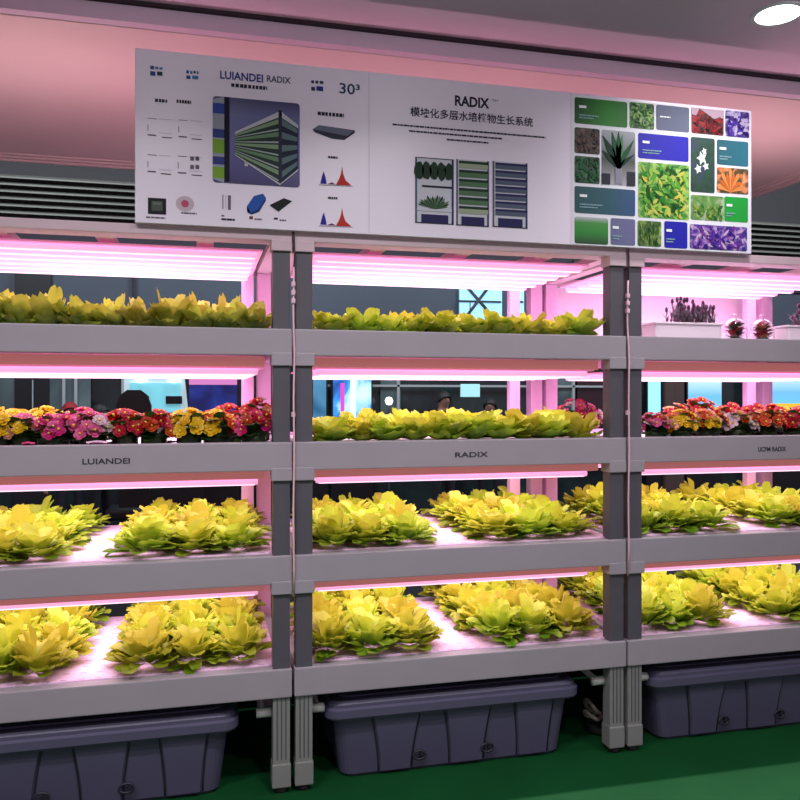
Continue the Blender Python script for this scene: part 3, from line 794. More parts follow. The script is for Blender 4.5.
cloche(735, 'small glass cloche with dark green plant next to the left white trough', 2, [dgp, dgp, redp])
cloche(762, 'small glass cloche with red and orange plant, right of the dark green one', 9, [dgp, redp, orgp, redp])

# ------------------------------------------------------------------ storage tubs under the racks
tub_m = mat('slate_plastic', (84, 80, 106), .45, noise=.04, nscale=5, bump=.05, bscale=400)
tub_d = mat('slate_plastic_dark', (40, 38, 52), .5)
def tub(i, label):
    cx = i*U+.622
    r = empty('storage_tub', (cx, .30, 0), label, 'storage tub', 'grey plastic tubs under the racks')
    def ring(w, d, z, rad, n=5):
        pts = []
        for (sx, sy, a0) in ((1, 1, 0), (-1, 1, PI/2), (-1, -1, PI), (1, -1, 3*PI/2)):
            for q in range(n+1):
                a = a0+PI/2*q/n; pts.append((sx*(w-rad)+rad*math.cos(a), sy*(d-rad)+rad*math.sin(a), z))
        return pts
    def loft(mb, rings, m):
        n = len(rings[0]); vs = [p for g_ in rings for p in g_]; fs = []
        for a in range(len(rings)-1):
            for q in range(n): fs.append((a*n+q, a*n+(q+1) % n, (a+1)*n+(q+1) % n, (a+1)*n+q))
        fs.append(tuple(range(n))[::-1]); fs.append(tuple((len(rings)-1)*n+q for q in range(n)))
        mb.add(vs, fs, m, False)
    b = MB()
    loft(b, [ring(.425, .225, .0, .04), ring(.438, .235, .012, .045), ring(.468, .258, .235, .05)], tub_m)
    # moulded panels standing proud of the front
    def fy(z): return -(.235+(.258-.235)*(z-.012)/.223)
    for (c, w0, w1) in ((-.235, .085, .055), (.045, .085, .060), (.315, .075, .055)):
        n = 8; L = []; Rr = []
        for q in range(n+1):
            t = q/n; z = .016+(.226-.016)*t; w = w1+(w0-w1)*t**1.6
            L.append((c-w, z)); Rr.append((c+w, z))
        vs = []; fs = []
        for q in range(n+1):
            y = fy(L[q][1])
            vs += [(L[q][0]-.006, y+.002, L[q][1]), (L[q][0], y-.010, L[q][1]), (Rr[q][0], y-.010, Rr[q][1]), (Rr[q][0]+.006, y+.002, Rr[q][1])]
        for q in range(n):
            for e in range(3): fs.append((q*4+e, q*4+e+1, (q+1)*4+e+1, (q+1)*4+e))
        fs += [(3, 2, 1, 0), (n*4, n*4+1, n*4+2, n*4+3)]
        b.add(vs, fs, tub_m)
        for side, sgn in ((L, -1), (Rr, 1)):
            b.tube([(p[0]+sgn*.009, fy(p[1])-.001, p[1]) for p in side], .0028, tub_d, 5)
    b.build('tub_body', None, r)
    l = MB()
    loft(l, [ring(.497, .285, .232, .05), ring(.503, .29, .240, .055), ring(.503, .29, .268, .055), ring(.492, .28, .274, .052), ring(.492, .28, .286, .052), ring(.482, .27, .296, .048)], tub_m)
    loft(l, [ring(.445, .235, .294, .04), ring(.44, .23, .301, .04)], tub_m)
    l.build('lid', None, r)
    for c in (-.155+.01, .125):
        k = MB(); z = .062
        pts = [(c+.024*math.cos(t), fy(z)-.012, z+.016*math.sin(t)) for t in [2*PI*q/16 for q in range(17)]]
        k.tube(pts, .004, tub_d, 6, False)
        k.box(c+.004, c+.020, fy(z)-.013, fy(z)+.004, z-.006, z+.010, tub_d, .002)
        k.build('handle_recess', None, r)
    return r
tub(-1, 'slate grey lidded storage tub under the left rack')
tub(0, 'slate grey lidded storage tub under the middle rack')
tub(1, 'slate grey lidded storage tub under the right rack')

# hose fittings heap beside the middle tub
p0 = (at_y(590, 742, .30)).x
r = empty('hose_fittings', (p0, .22, 0), 'small tangle of pale hose and red valve beside the middle tub', 'hose')
hp = mat('pale_hose', (168, 158, 150), .5)
k = MB(); pts = []
for q in range(46):
    t = q/45; a = t*13; pts.append((-.03+.035*math.cos(a)*(1-.3*t), .04*math.sin(a), .05+.10*t*abs(math.sin(a*.5))+.012*math.cos(a*2)))
k.tube(pts, .008, hp, 8); k.build('hose', None, r)
MB().tube([(.03, 0, .02), (.05, 0, .05), (.06, -.01, .12)], .012, hp, 8).build('elbow', None, r)
MB().tube([(.0, -.02, .08), (.05, -.02, .06)], .009, mat('red_valve', (190, 40, 52), .5), 8).build('valve_handle', None, r)
MB().lathe([(.05, 0), (.06, .004), (.055, .03), (.0, .04)], mat('dark_fitting', (34, 34, 36), .6), 14).build('pump', None, r)

# cords hanging in the gaps between the racks
cordm = mat('pink_white_cord', (232, 190, 204), .5)
cordd = mat('dark_cord', (72, 52, 62), .6)
for (x, lab) in ((0.0, 'thin pale cord hanging in the gap between left and middle racks'), (U, 'thin pale cord hanging in the gap between middle and right racks')):
    r = empty('power_cord', (x, -.012, 0), lab, 'cord', 'power cords between the racks')
    MB().tube([(.001, -.002, 1.99), (.002, -.002, 1.95), (.004, 0, 1.9), (.002, .004, 1.86)], .003, cordd, 6).build('upper_lead', None, r)
    MB().tube([(.002, .004, 1.86), (.0, .006, 1.7), (.003, -.003, 1.55), (.0, -.004, 1.4), (.002, -.004, 1.2), (-.001, -.004, 1.0), (.001, -.004, .8), (.0, .003, .70)], .0034, cordm, 6).build('lead', None, r)
    for z in (1.80, 1.77, 1.74, 1.34):
        MB().box(-.007, .007, -.004, .010, z-.009, z+.009, cordm, .003).build('connector', None, r)

# ------------------------------------------------------------------ sign
YS = -.034
SX0, SX1, SZ0, SZ1 = -.530, 1.856, 1.984, 2.566
sign = empty('sign_board', (SX0, YS, SZ0), 'long white printed sign board with plant photos fixed above the racks', 'sign')
sign_m = mat('sign_white', (232, 222, 238), .35, noise=.015, nscale=2)
MB().box(0, SX1-SX0, 0, .022, 0, SZ1-SZ0, sign_m, .002).build('panel', None, sign)
seam = mat('sign_seam', (196, 188, 206), .4)
def sp(px, py):
    p = at_y(px, py, YS); return p.x-SX0, p.z-SZ0
class Crop:
    def __init__(s, x, y, k): s.x, s.y, s.k = x, y, k
    def __call__(s, cx, cy): return sp(s.x+cx/s.k, s.y+cy/s.k)
A = Crop(120, 40, 3.0769); Bc = Crop(360, 60, 3.6364); Cc = Crop(560, 80, 3.3333)
LY = [0.0]
def flat_poly(mb, pts, m, lay=1):
    y = -.0006*lay
    mb.add([(x, y, z) for x, z in pts], [tuple(range(len(pts)))], m)
def rect_pts(p, q): return [(p[0], q[1]), (q[0], q[1]), (q[0], p[1]), (p[0], p[1])]
def round_rect(p, q, rad):
    x0, x1 = p[0], q[0]; z1, z0 = p[1], q[1]; pts = []
    for (cx, cz, a0) in ((x1-rad, z1-rad, 0), (x0+rad, z1-rad, PI/2), (x0+rad, z0+rad, PI), (x1-rad, z0+rad, 3*PI/2)):
        for k in range(5): a = a0+PI/2*k/4; pts.append((cx+rad*math.cos(a), cz+rad*math.sin(a)))
    return pts
def graphic(name, polys, label=None):
    mb = MB()
    for pts, m, lay in polys: flat_poly(mb, pts, m, lay)
    o = mb.build(name, None, sign)
    if label: o['label'] = label
    return o
# right hand tiles
def fm(n, c): return mat('print_'+n, tuple(v*.86 for v in c) if n not in ('white', 'tile_white') else c, .6, spec=.2)
g_ = lambda n, st, kind='noise', sc=30, det=4: ramp_mat('print_'+n, [(p, tuple(v*.86 for v in c)) for p, c in st], sc, det, kind, .65)
TILES = [
 ((48,57),(224,160), g_('green_grad', [(0,(20,80,24)), (.6,(26,140,30)), (1,(30,120,30))], 'gradx'), 'green tile'),
 ((231,73),(313,167), g_('fern', [(.35,(18,50,26)), (.5,(60,130,50)), (.62,(170,200,130))], 'noise', 46), 'fern photo tile'),
 ((320,82),(430,176), fm('slate', (112,120,146)), 'slate tile'),
 ((437,92),(545,187), g_('redflower', [(.35,(30,20,22)), (.5,(110,20,30)), (.6,(180,30,40)), (.75,(60,40,40))], 'noise', 40), 'red flower photo tile'),
 ((550,101),(630,195), g_('purple', [(.35,(40,20,90)), (.5,(90,60,170)), (.62,(210,200,230))], 'noise', 36), 'purple flower photo tile'),
 ((48,157),(132,250), g_('brownleaf', [(.35,(26,28,24)), (.55,(86,66,62)), (.68,(130,108,100))], 'noise', 44), 'brown leaf photo tile'),
 ((138,165),(250,355), g_('palm', [(.0,(190,186,196)), (.45,(64,80,76)), (1,(180,186,196))], 'gradz'), 'leafy plant photo tile'),
 ((260,176),(428,274), fm('blue', (52,48,196)), 'blue tile'),
 ((260,272),(430,468), g_('lush', [(.3,(26,90,30)), (.46,(70,160,50)), (.58,(150,210,80)), (.72,(220,230,140))], 'noise', 34), 'lush leaf photo tile'),
 ((435,189),(515,378), g_('orchid', [(.3,(16,50,44)), (.5,(24,76,50)), (.64,(40,60,90))], 'noise', 22), 'white flower photo tile'),
 ((522,198),(627,290), g_('teal1', [(0,(24,96,110)), (1,(40,126,150))], 'gradx'), 'teal tile'),
 ((522,290),(627,383), g_('orangef', [(.35,(40,70,40)), (.48,(120,90,50)), (.55,(240,130,60)), (.7,(250,190,150))], 'noise', 30), 'orange flower photo tile'),
 ((48,252),(132,348), g_('dkgreen', [(.3,(10,40,24)), (.55,(24,90,50)), (.7,(70,140,80))], 'noise', 40), 'dark green photo tile'),
 ((48,353),(250,455), g_('teal2', [(0,(16,84,90)), (.6,(16,90,110)), (1,(40,80,140))], 'gradx'), 'dark teal tile'),
 ((435,382),(547,472), g_('hazy', [(.3,(60,130,50)), (.5,(120,170,80)), (.65,(190,210,180))], 'noise', 22), 'hazy garden photo tile'),
 ((547,388),(626,476), fm('brightgreen', (40,180,70)), 'bright green tile'),
 ((48,455),(160,550), g_('grass', [(0,(16,70,30)), (.45,(40,150,50)), (.8,(70,160,70)), (1,(200,205,215))], 'gradz'), 'grass photo tile'),
 ((168,460),(250,553), fm('lav', (122,124,168)), 'lavender grey tile'),
 ((258,468),(337,557), g_('blades', [(.3,(20,60,24)), (.55,(90,140,60)), (.7,(190,200,120))], 'noise', 32), 'grass blade photo tile'),
 ((347,470),(424,563), fm('blue2', (40,40,190)), 'small blue tile'),
 ((432,480),(623,572), g_('violet', [(.36,(50,30,130)), (.5,(90,50,170)), (.58,(170,130,210)), (.66,(220,190,230))], 'noise', 46), 'violet flower photo tile'),
]
whp = fm('white', (232, 236, 240))
frame_p = fm('tile_white', (224, 226, 234))
fr = graphic('mosaic_backing', [(rect_pts(Cc(42, 50), Cc(633, 578)), frame_p, 1)])
def txt_bars(p, q, n, m, lay, rnd, word=(.02, .05), h=None):
    """rows of small marks standing for print too fine to read"""
    out = []
    z1, z0 = p[1], q[1]; dz = (z1-z0)/n; h = h or dz*.5
    for a in range(n):
        x = p[0]; zc = z1-dz*(a+.5)
        end = q[0]-(q[0]-p[0])*(0 if a < n-1 else rnd.uniform(.1, .4))
        while x < end:
            w = min(rnd.uniform(*word), end-x)
            out.append((rect_pts((x, zc+h/2), (x+w, zc-h/2)), m, lay)); x += w+rnd.uniform(.25, .5)*word[0]
    return out
rnd = random.Random(3)
for (p, q, m, lab) in TILES:
    P, Q = Cc(*p), Cc(*q)
    w = Q[0]-P[0]; hgt = P[1]-Q[1]
    cx, cz = (P[0]+Q[0])/2, (P[1]+Q[1])/2
    mb = MB(); pts = [(x-cx, z-cz) for x, z in round_rect(P, Q, .008)]
    flat_poly(mb, pts, m, 0)
    o = mb.build('photo_tile', None, sign, (cx, -.0014, cz)); o['label'] = lab
    polys = []
    S = lambda u, v: (P[0]+u*w, P[1]-v*hgt)
    if 'tile' in lab and 'photo' not in lab:
        if 'slate' in lab: polys += txt_bars(S(.1, .42), S(.55, .52), 1, whp, 5, rnd, (.006, .02))
        else:
            polys += [(rect_pts(S(.08, .30 if hgt < .2 else .3), S(.08+.24*min(1, .08/w*1.6), .40)), whp, 5)]
            polys += txt_bars(S(.08, .62), S(.45, .82), 2, fm('pale_'+lab.replace(' ', '_'), (150, 190, 200)), 5, rnd, (.004, .012))
    if lab == 'leafy plant photo tile':
        ga, gb, gc = fm('palm_a', (30, 96, 52)), fm('palm_b', (18, 56, 44)), fm('palm_c', (90, 150, 100))
        for (u, v, mm, wd) in ((.02, .10, gb, .10), (.30, .02, ga, .09), (.62, .05, gc, .08), (.98, .12, ga, .1), (.0, .38, gb, .1), (1.0, .40, gb, .12), (.5, .0, ga, .09)):
            polys.append(([S(u, v), S((u+.5)/2+wd, (v+.62)/2-.02), S(.54, .70), S(.46, .70), S((u+.5)/2-wd, (v+.62)/2+.02)][::1], mm, 5))
        polys.append((rect_pts(S(.40, .66), S(.60, .98)), fm('pot_grey', (160, 160, 176)), 5))
        polys.append((rect_pts(S(.0, .80), S(.25, 1.0)), fm('pot_dark', (50, 54, 66)), 5))
        polys.append((rect_pts(S(.75, .74), S(1.0, 1.0)), fm('pot_dark', (50, 54, 66)), 5))
    if lab == 'white flower photo tile':
        for (u, v, s) in ((.45, .38, .22), (.30, .58, .16), (.62, .52, .14), (.55, .25, .12)):
            c = S(u, v); n = 10
            polys.append(([(c[0]+s*w*math.cos(2*PI*k/n)*(1 if k % 2 else .5), c[1]+s*w*1.2*math.sin(2*PI*k/n)*(1 if k % 2 else .5)) for k in range(n)], whp, 5))
    if lab == 'orange flower photo tile':
        c = S(.42, .95)
        for k in range(9):
            a = PI*(.08+.84*k/8); L = .30*w if k % 2 else .38*w
            polys.append(([c, (c[0]+L*math.cos(a-.14), c[1]+L*1.5*math.sin(a-.14)), (c[0]+L*1.2*math.cos(a), c[1]+L*1.8*math.sin(a)), (c[0]+L*math.cos(a+.14), c[1]+L*1.5*math.sin(a+.14))], fm('orange_petal', (240, 120, 52)) if k % 2 else fm('orange_petal2', (250, 160, 90)), 5))
    if lab == 'red flower photo tile':
        polys.append(([S(0, 0), S(1, 0), S(1, .34), S(.86, .28), S(.7, .38), S(.5, .22), S(.38, .12), S(.24, .02), S(.14, .3), S(0, .26)][::-1], fm('pink_sky', (206, 176, 196)), 5))
    LEAFY = {'fern photo tile': (60, .10, [(24,66,30),(70,140,56),(150,196,110)]), 'lush leaf photo tile': (150, .10, [(22,86,28),(46,140,40),(96,180,56),(170,214,90),(222,220,96)]),
             'grass blade photo tile': (60, .16, [(24,70,26),(70,120,44),(150,180,84)]), 'dark green photo tile': (60, .11, [(10,40,24),(20,84,46),(44,120,66)]),
             'brown leaf photo tile': (45, .10, [(26,30,26),(84,56,54),(120,90,84)]), 'purple flower photo tile': (40, .15, [(44,22,100),(84,54,180),(206,190,236)]),
             'violet flower photo tile': (110, .07, [(52,28,140),(92,50,180),(176,130,216),(226,196,236),(130,60,170)]), 'hazy garden photo tile': (50, .10, [(40,110,40),(90,150,60),(160,180,80)]),
             'red flower photo tile': (55, .09, [(30,14,20),(120,16,30),(170,24,40),(60,50,40)])}
    if lab in LEAFY:
        nl, sz, cs_ = LEAFY[lab]
        for q in range(nl):
            u, v = rnd.uniform(.08, .92), rnd.uniform(.10, .90)
            if 'hazy' in lab: v = rnd.uniform(.45, .92)
            if 'red flower' in lab: v = rnd.uniform(.38, .92)
            c = S(u, v); a = rnd.random()*2*PI if 'blade' not in lab else PI/2+rnd.uniform(-.5, .5)
            L = min(sz*max(w, hgt)*rnd.uniform(.6, 1.2), .08*w if False else 9, ); W_ = L*rnd.uniform(.28, .5)*(.4 if 'blade' in lab else 1)
            L = min(L, .9*min(u, 1-u)*w+.004, .9*min(v, 1-v)*hgt+.004)
            dx, dz = math.cos(a), math.sin(a)
            polys.append(([(c[0]+dx*L*e-dz*W_*f, c[1]+dz*L*e+dx*W_*f) for e, f in ((-1, 0), (-.4, -.8), (.3, -.7), (1, 0), (.3, .7), (-.4, .8))], fm('leaf_%s_%d' % (lab.split()[0]+lab.split()[1], q % len(cs_)), cs_[q % len(cs_)]), 5+.02*q))
    if polys:
        mb = MB()
        for pts, mm, lay in polys: flat_poly(mb, [(x-cx, z-cz) for x, z in pts], mm, lay-2)
        mb.build('print', None, o)

# middle column: heading and rack drawings
def sign_text(name, body, crop, p, q, m, bold=.0):
    P, Q = crop(*p), crop(*q)
    hh = abs(P[1]-Q[1])
    # the two corners sit on a slope in the photo; use the mid height
    o = put_text(name, body, hh, m, sign, ((P[0]+Q[0])/2, -.001, (P[1]+Q[1])/2), abs(Q[0]-P[0]), bold)
    return o
ink = fm('ink', (44, 40, 58)); ink2 = fm('ink_navy', (52, 50, 150)); ink3 = fm('ink_slate', (52, 64, 104)); grey_i = fm('ink_grey', (120, 112, 134))
def slope_text(name, body, crop, x0, x1, ymid0, hpx, m, bold=0.0, dpx=None):
    xm = (x0+x1)/2
    P = crop(x0, ymid0); Q = crop(x1, ymid0); M = crop(xm, ymid0); T = crop(xm, ymid0-hpx)
    return put_text(name, body, (T[1]-M[1])*1.25, m, sign, ((P[0]+Q[0])/2, -.001, M[1]), Q[0]-P[0], bold)
slope_text('heading', 'RADIX', Bc, 345, 470, 153, 40, ink, .0016)
slope_text('trademark', 'TM', Bc, 480, 500, 153-5, 9, grey_i)
slope_text('heading', '模块化多层水培植物生长系统', Bc, 183, 628, 207, 29, ink, .0005)
def bars(name, crop, p, q, n, m, word=(.006, .02), h=None, seed=1):
    P = crop(*p); Q = crop(*q)
    return graphic(name, txt_bars(P, Q, n, m, 2, random.Random(seed), word, h))
def line_bars(name, crop, x0, y0, x1, m, hp, seed, word=(.005, .018)):
    xm = (x0+x1)/2; M = crop(xm, y0); P = crop(x0, y0); Q = crop(x1, y0); T = crop(xm, y0-hp)
    h = T[1]-M[1]
    return graphic(name, txt_bars((P[0], M[1]+h/2), (Q[0], M[1]-h/2), 1, m, 2, random.Random(seed), word, h))
line_bars('fine_print', Bc, 118, 262, 760, ink, 6, 1)
line_bars('fine_print', Bc, 178, 281, 720, ink, 6, 2)
line_bars('fine_print', Bc, 315, 297, 500, ink, 6, 3)
# three rack drawings
wl = fm('draw_white', (226, 228, 240)); nv = fm('draw_navy', (44, 42, 96)); dg = fm('draw_darkgreen', (32, 62, 44)); mg = fm('draw_green', (92, 128, 92)); pl = fm('draw_pale', (176, 188, 160)); gr2 = fm('draw_slate', (92, 104, 128))
def drawing(x0, y0, x1, y1, kind):
    P, Q = Bc(x0, y0), Bc(x1, y1); w = Q[0]-P[0]; hgt = P[1]-Q[1]
    S = lambda u, v: (P[0]+u*w, P[1]-v*hgt)
    po = [(rect_pts(S(-.02, 0), S(1.02, 1)), wl, 1)]
    fr_c = ink if kind != 1 else gr2
    def bar(u0, v0, u1, v1, m, l=2): po.append((rect_pts(S(u0, v0), S(u1, v1)), m, l))
    bar(-.02, 0, .03, 1, gr2, 3); bar(.95, 0, 1.0, 1, nv, 3); bar(-.02, .985, 1.0, 1.0, ink, 3)
    bar(.14, .86, .86, .985, nv, 3)
    if kind == 0:
        bar(.05, 0, .95, .012, ink, 3)
        rn = random.Random(5)
        for b in range(5):
            c = (.08+.2*b, .2)
            po.append(([S(c[0]+.11*math.cos(a)*(1+.3*rn.random()), c[1]+.12*math.sin(a)*(1+.25*rn.random())) for a in [2*PI*k/11 for k in range(11)]][::-1], dg, 4))
        bar(.16, .42, .95, .45, ink, 3)
        for b in range(17):
            a = PI*(.1+.8*b/16); c = S(.5, .78)
            L = w*.42*(.75+.25*rn.random())
            po.append(([c, (c[0]+L*math.cos(a-.07), c[1]+L*math.sin(a-.07)*.8), (c[0]+L*1.15*math.cos(a), c[1]+L*.95*math.sin(a)), (c[0]+L*math.cos(a+.07), c[1]+L*math.sin(a+.07)*.8)], dg if b % 2 else mg, 4))
        bar(.02, .78, .95, .81, wl, 5)
    else:
        n = 6 if kind == 1 else 7
        for k in range(n):
            v = .02+.82*k/n
            bar(.06, v, .97, v+.5/n*.55, dg if kind == 1 else nv, 3)
            bar(.06, v+.5/n*.5, .97, v+.82/n*.82, (pl if k in (0, 5) else mg) if kind == 1 else gr2, 4)
    graphic('rack_drawing', po)
drawing(203, 352, 340, 600, 0); drawing(352, 360, 468, 608, 1); drawing(484, 367, 608, 614, 2)

# left column
slope_text('title', 'LUIANDEI', A, 308, 440, 113, 27, ink2, .0008)
slope_text('title', 'RADIX', A, 452, 525, 122, 22, ink3, .0004)
line_bars('subtitle', A, 342, 146, 497, ink, 11, 5, (.008, .012))
line_bars('caption', A, 108, 188, 164, ink, 10, 6, (.007, .010)); line_bars('caption', A, 174, 191, 230, ink, 10, 7, (.006, .009))
ib = fm('icon_blue', (52, 92, 170)); it = fm('icon_teal', (40, 80, 90)); il = fm('icon_light', (70, 150, 200))
def dots(cells, name):
    po = []
    for (x0, y0, x1, y1, m) in cells: po.append((round_rect(A(x0, y0), A(x1, y1), .002), m, 2))
    graphic(name, po)
dots([(93,79,105,91,ib), (108,82,118,91,il), (121,84,131,92,il), (93,96,109,111,ib), (114,97,131,111,it)], 'icon')
dots([(204,93,212,104,ib), (216,95,223,105,il), (226,95,233,104,it), (236,96,242,106,il), (204,109,217,121,ib), (222,109,241,122,il)], 'icon')
dots([(588,124,597,134,ink3), (601,125,610,135,ink3), (614,126,626,136,ink3), (588,144,600,157,ink3), (604,142,625,158,ink2)], 'icon')
slope_text('figure', '30³', A, 675, 738, 151, 36, ink3, .0006)
line_bars('caption', A, 608, 230, 705, ink, 11, 8, (.008, .012))
# little line boxes
for (x0, y0, x1, y1, sdd) in ((85,240,160,305,1), (180,245,252,310,2), (85,352,157,422,3), (178,356,252,425,4)):
    po = []
    wdt = x1-x0
    for (a0, b0, a1, b1) in ((0, 0, 28, 4), (0, 20, 2, 40), (0, 50, 26, 56), (wdt-32, 58, wdt, 63)):
        P, Q = A(x0+a0, y0+b0), A(x0+a1, y0+b1); po.append((rect_pts(P, Q), grey_i if b1 < 57 else ink, 2))
    P, Q = A(x0+34, y0+2), A(x1, y0+50)
    for (p, q) in ((P, (Q[0], P[1]-.002)), ((P[0], Q[1]+.002), Q)): po.append((rect_pts(p, q), seam, 2))
    if sdd == 4:
        for k in range(4): po.append((round_rect(A(x0+38+16*(k % 2), y0+2+26*(k//2)), A(x0+50+16*(k % 2), y0+16+26*(k//2)), .003), grey_i, 2))
    graphic('specification_box', po)
# big photo of a rack in perspective
P, Q = A(285, 172), A(553, 455); w = Q[0]-P[0]; hgt = P[1]-Q[1]
S = lambda u, v: (P[0]+u*w, P[1]-v*hgt)
bgp = ramp_mat('print_purple_room', [(0, (34, 26, 92)), (.45, (84, 80, 150)), (.8, (96, 100, 150)), (1, (52, 50, 96))], kind='gradz')
po = [(round_rect(P, Q, .012), bgp, 2)]
def quad(pts, m, l): po.append(([S(*p) for p in pts][::-1], m, l))
# strip at left
quad([(.0, .04), (.13, .0), (.13, 1), (.0, .96)], fm('strip_grey', (176, 184, 200)), 3)
for (v0, v1, m) in ((.08, .2, fm('strip_blue', (60, 84, 180))), (.38, .48, fm('strip_navy', (60, 74, 150))), (.5, .66, fm('strip_lime', (140, 190, 60))), (.70, .79, fm('strip_navy', (60, 74, 150))), (.82, .95, fm('strip_lime', (140, 190, 60)))):
    quad([(0, v0), (.13, v0), (.13, v1), (0, v1)], m, 4)
quad([(.13, 0), (.19, 0), (.19, .98), (.13, .99)], fm('strip_black', (20, 18, 46)), 4)
# the rack: near corner at u=.77, far end at u=.25
tops = lambda t: (.25+.52*t, .42-.31*t)
def band(v0a, v1a, v0b, v1b, m, l): quad([(.25, v0a), (.77, v0b), (.77, v1b), (.25, v1a)], m, l)
band(.40, .68, .11, .98, fm('rack_dark', (46, 66, 58)), 4)
band(.40, .425, .11, .18, fm('rack_white', (220, 222, 232)), 5)
for k in range(5):
    a0 = .43+.05*k; b0 = .20+.155*k
    band(a0, a0+.02, b0, b0+.055, fm('rack_leaf%d' % (k % 2), (120, 160, 120) if k % 2 else (150, 180, 140)), 5)
    band(a0+.03, a0+.038, b0+.115, b0+.135, fm('rack_beam', (190, 200, 205)), 5)
quad([(.77, .11), (.98, .26), (.98, .78), (.77, .98)], fm('rack_side', (40, 46, 72)), 4)
for k in range(5):
    b0 = .2+.155*k; c0 = .31+.095*k
    quad([(.79, b0), (.97, c0), (.97, c0+.05), (.79, b0+.08)], fm('rack_side_leaf', (110, 136, 140)), 5)
quad([(.75, .10), (.79, .10), (.79, .97), (.75, .98)], fm('rack_post', (52, 56, 78)), 6)
quad([(.77, .11), (.98, .26), (.98, .30), (.77, .18)], fm('rack_white', (220, 222, 232)), 6)
for (p, q) in (((.25, .66), (.77, .97)), ((.77, .97), (.98, .78))):
    quad([p, q, (q[0], q[1]+.02), (p[0], p[1]+.012)], fm('rack_white', (220, 222, 232)), 7)
quad([(.36, .74), (.40, .74), (.40, .79), (.36, .79)], fm('rack_white', (220, 222, 232)), 7)
graphic('photo_print', po, 'printed photo of a long grow rack')
# device slab, spectra
slab_t = fm('slab_top', (120, 124, 146)); slab_s = fm('slab_side', (58, 60, 82))
graphic('device_picture', [([A(592,275), A(612,262), A(722,278), A(700,296)][::-1], slab_t, 2), ([A(592,275), A(700,296), A(690,308), A(652,304), A(598,284)][::-1], slab_s, 3), ([A(700,296), A(722,278), A(722,286), A(690,308)][::-1], ink, 3)])
sb, sr_ = fm('spec_blue', (48, 44, 168)), fm('spec_red', (214, 56, 48))
for (y0, yb, lab) in ((388, 445, 362), (515, 571, 487)):
    H = yb-y0
    graphic('spectrum_chart', [
        ([A(616, yb-3), A(622, yb-H*.5), A(627, yb-H*.72), A(632, yb-H*.4), A(636, yb-2)][::-1], sb, 2),
        ([A(636, yb-1), A(652, yb-7), A(664, yb)][::-1], fm('spec_mix', (120, 50, 90)), 2),
        ([A(664, yb+1), A(674, yb-H*.3), A(680, yb-H*.6), A(683, y0), A(687, yb-H*.55), A(694, yb-H*.22), A(712, yb+3)][::-1], sr_, 3),
        ([A(612, yb), A(716, yb+5), A(716, yb+6), A(612, yb+1.5)][::-1], grey_i, 4)])
    line_bars('caption', A, 640, lab, 684, ink, 7, lab, (.004, .012))
# bottom row
chip = fm('chip_black', (30, 32, 38)); chip2 = fm('chip_green', (86, 98, 90))
graphic('chip_picture', [(rect_pts(A(86, 485), A(142, 538)), chip, 2), (rect_pts(A(97, 495), A(131, 527)), chip2, 3), (rect_pts(A(101, 499), A(127, 508)), fm('chip_grey', (120, 128, 122)), 4)])
line_bars('caption', A, 80, 547, 150, grey_i, 5, 21)
c = A(200, 504); n = 20
graphic('badge', [([(c[0]+.030*math.cos(2*PI*k/n), c[1]+.026*math.sin(2*PI*k/n)) for k in range(n)], fm('badge_halo', (226, 206, 222)), 2), ([(c[0]+.0125*math.cos(2*PI*k/n), c[1]+.0125*math.sin(2*PI*k/n)) for k in range(n)], fm('badge_rose', (214, 92, 122)), 3)])
line_bars('caption', A, 188, 534, 266, grey_i, 5, 22)
graphic('tube_picture', [(rect_pts(A(315, 476), A(318, 520)), grey_i, 2), (rect_pts(A(324, 478), A(327, 518)), seam, 2), (rect_pts(A(332, 478), A(341, 523)), grey_i, 2)])
line_bars('caption', A, 312, 541, 326, grey_i, 5, 23); line_bars('caption', A, 312, 553, 372, ink, 6, 24)
bl1, bl2 = fm('case_blue', (44, 96, 190)), fm('case_blue_dark', (26, 54, 130))
graphic('device_picture', [([A(390,512), A(412,480), A(440,473), A(449,486), A(425,522), A(402,531), A(391,526)][::-1], bl1, 2), ([A(390,512), A(391,526), A(402,531), A(425,522), A(449,486), A(448,496), A(428,529), A(404,537), A(392,531)][::-1], bl2, 3)])
line_bars('caption', A, 398, 547, 412, fm('ink_wine', (120, 50, 70)), 9, 25); line_bars('caption', A, 414, 552, 448, grey_i, 5, 26)
graphic('device_picture', [([A(462,507), A(504,487), A(530,496), A(490,527)][::-1], chip, 2), ([A(462,507), A(490,527), A(490,530), A(462,511)][::-1], ink, 3)])
line_bars('caption', A, 474, 550, 490, ink, 6, 27); line_bars('caption', A, 491, 555, 514, grey_i, 5, 28)
# panel joints
for px in (369, 571):
    x = sp(px, 150)[0]; po = []; po.append(([(x-.0012, .004), (x+.0012, .004), (x+.0012, .578), (x-.0012, .578)], seam, 1))
    graphic('panel_joint', po)

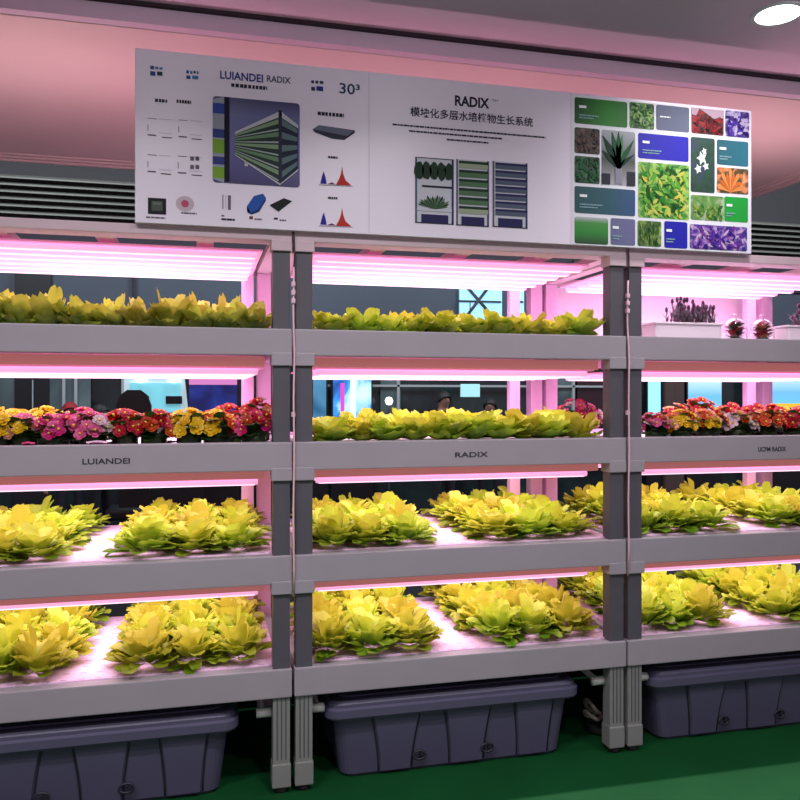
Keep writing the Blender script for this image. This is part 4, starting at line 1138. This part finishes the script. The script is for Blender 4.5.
# ------------------------------------------------------------------ ceiling lights
dl_lens = mat('downlight_lens', (255, 255, 255), .3, emit=6)
ring_m = mat('downlight_ring', (220, 214, 220), .4)
zc = ZC
d0 = ray(778, 14); t0 = (zc-CAMP.z)/d0.z; pd = CAMP+d0*t0
spots = [(pd.x, pd.y, 'round white recessed downlight in the ceiling at top right of photo')]
for (x, y) in ((pd.x-1.3, pd.y-.9), (pd.x-2.6, pd.y-.9), (pd.x+.2, pd.y-1.3), (pd.x-1.3, pd.y-2.2), (pd.x-3.6, pd.y-1.3)):
    spots.append((x, y, None))
for k, (x, y, lab) in enumerate(spots):
    if k == 0:
        r = empty('ceiling_downlight', (x, y, zc), lab, 'downlight')
        MB().lathe([(.075, -.004), (.088, -.006), (.092, -.001), (.092, .0), (.075, .0)], ring_m, 32).build('trim_ring', None, r)
        MB().lathe([(0, -.005), (.076, -.004), (.076, -.001), (0, -.001)], dl_lens, 32).build('lens', None, r)
    ld = bpy.data.lights.new('downlight_lamp', 'AREA'); ld.shape = 'DISK'; ld.size = .16; ld.energy = 17 if k else 8
    ld.color = (1, .95, .97); ld.spread = 2.6
    lo = link('downlight_lamp', ld, None, (x, y, zc-.012))
# unseen spot lamps added to brighten the sign
for x in (-.5, .7, 1.9):
    ld = bpy.data.lights.new('added_sign_light', 'SPOT'); ld.energy = 12; ld.spot_size = 1.25; ld.spot_blend = .9; ld.shadow_soft_size = .06; ld.color = (.97, .93, 1)
    lo = link('added_sign_light', ld, None, (x, -1.5, ZC-.05))
    lo.rotation_euler = (Vector((x*.9+.1, -.03, 2.3))-Vector((x, -1.5, ZC-.05))).to_track_quat('-Z', 'Y').to_euler()
# unseen area lamps added to brighten the far facade
for x in (-2.2, .8, 3.8, 6.8):
    ld = bpy.data.lights.new('added_hall_light', 'AREA'); ld.size = 1.2; ld.energy = 75; ld.color = (.85, .95, 1)
    lo = link('added_hall_light', ld, None, (x, 3.4, 4.4)); lo.rotation_euler = (.75, 0, 0)
# pink area lamps added out of sight behind the sign to light the soffit
for i in (-1, 0, 1):
    ld = bpy.data.lights.new('added_soffit_light', 'AREA'); ld.shape = 'RECTANGLE'; ld.size = 1.2; ld.size_y = .05; ld.energy = 2.2 if i == 0 else 4.6; ld.color = (1, .70, .76)
    lo = link('added_soffit_light', ld, None, (i*U+U/2+.35*i, .45, 2.0)); lo.rotation_euler = (PI, 0, 0)

wd = bpy.data.worlds.new('world'); scene.world = wd; wd.use_nodes = True
wd.node_tree.nodes['Background'].inputs[0].default_value = (*srgb((196, 178, 192)), 1)
wd.node_tree.nodes['Background'].inputs[1].default_value = .72
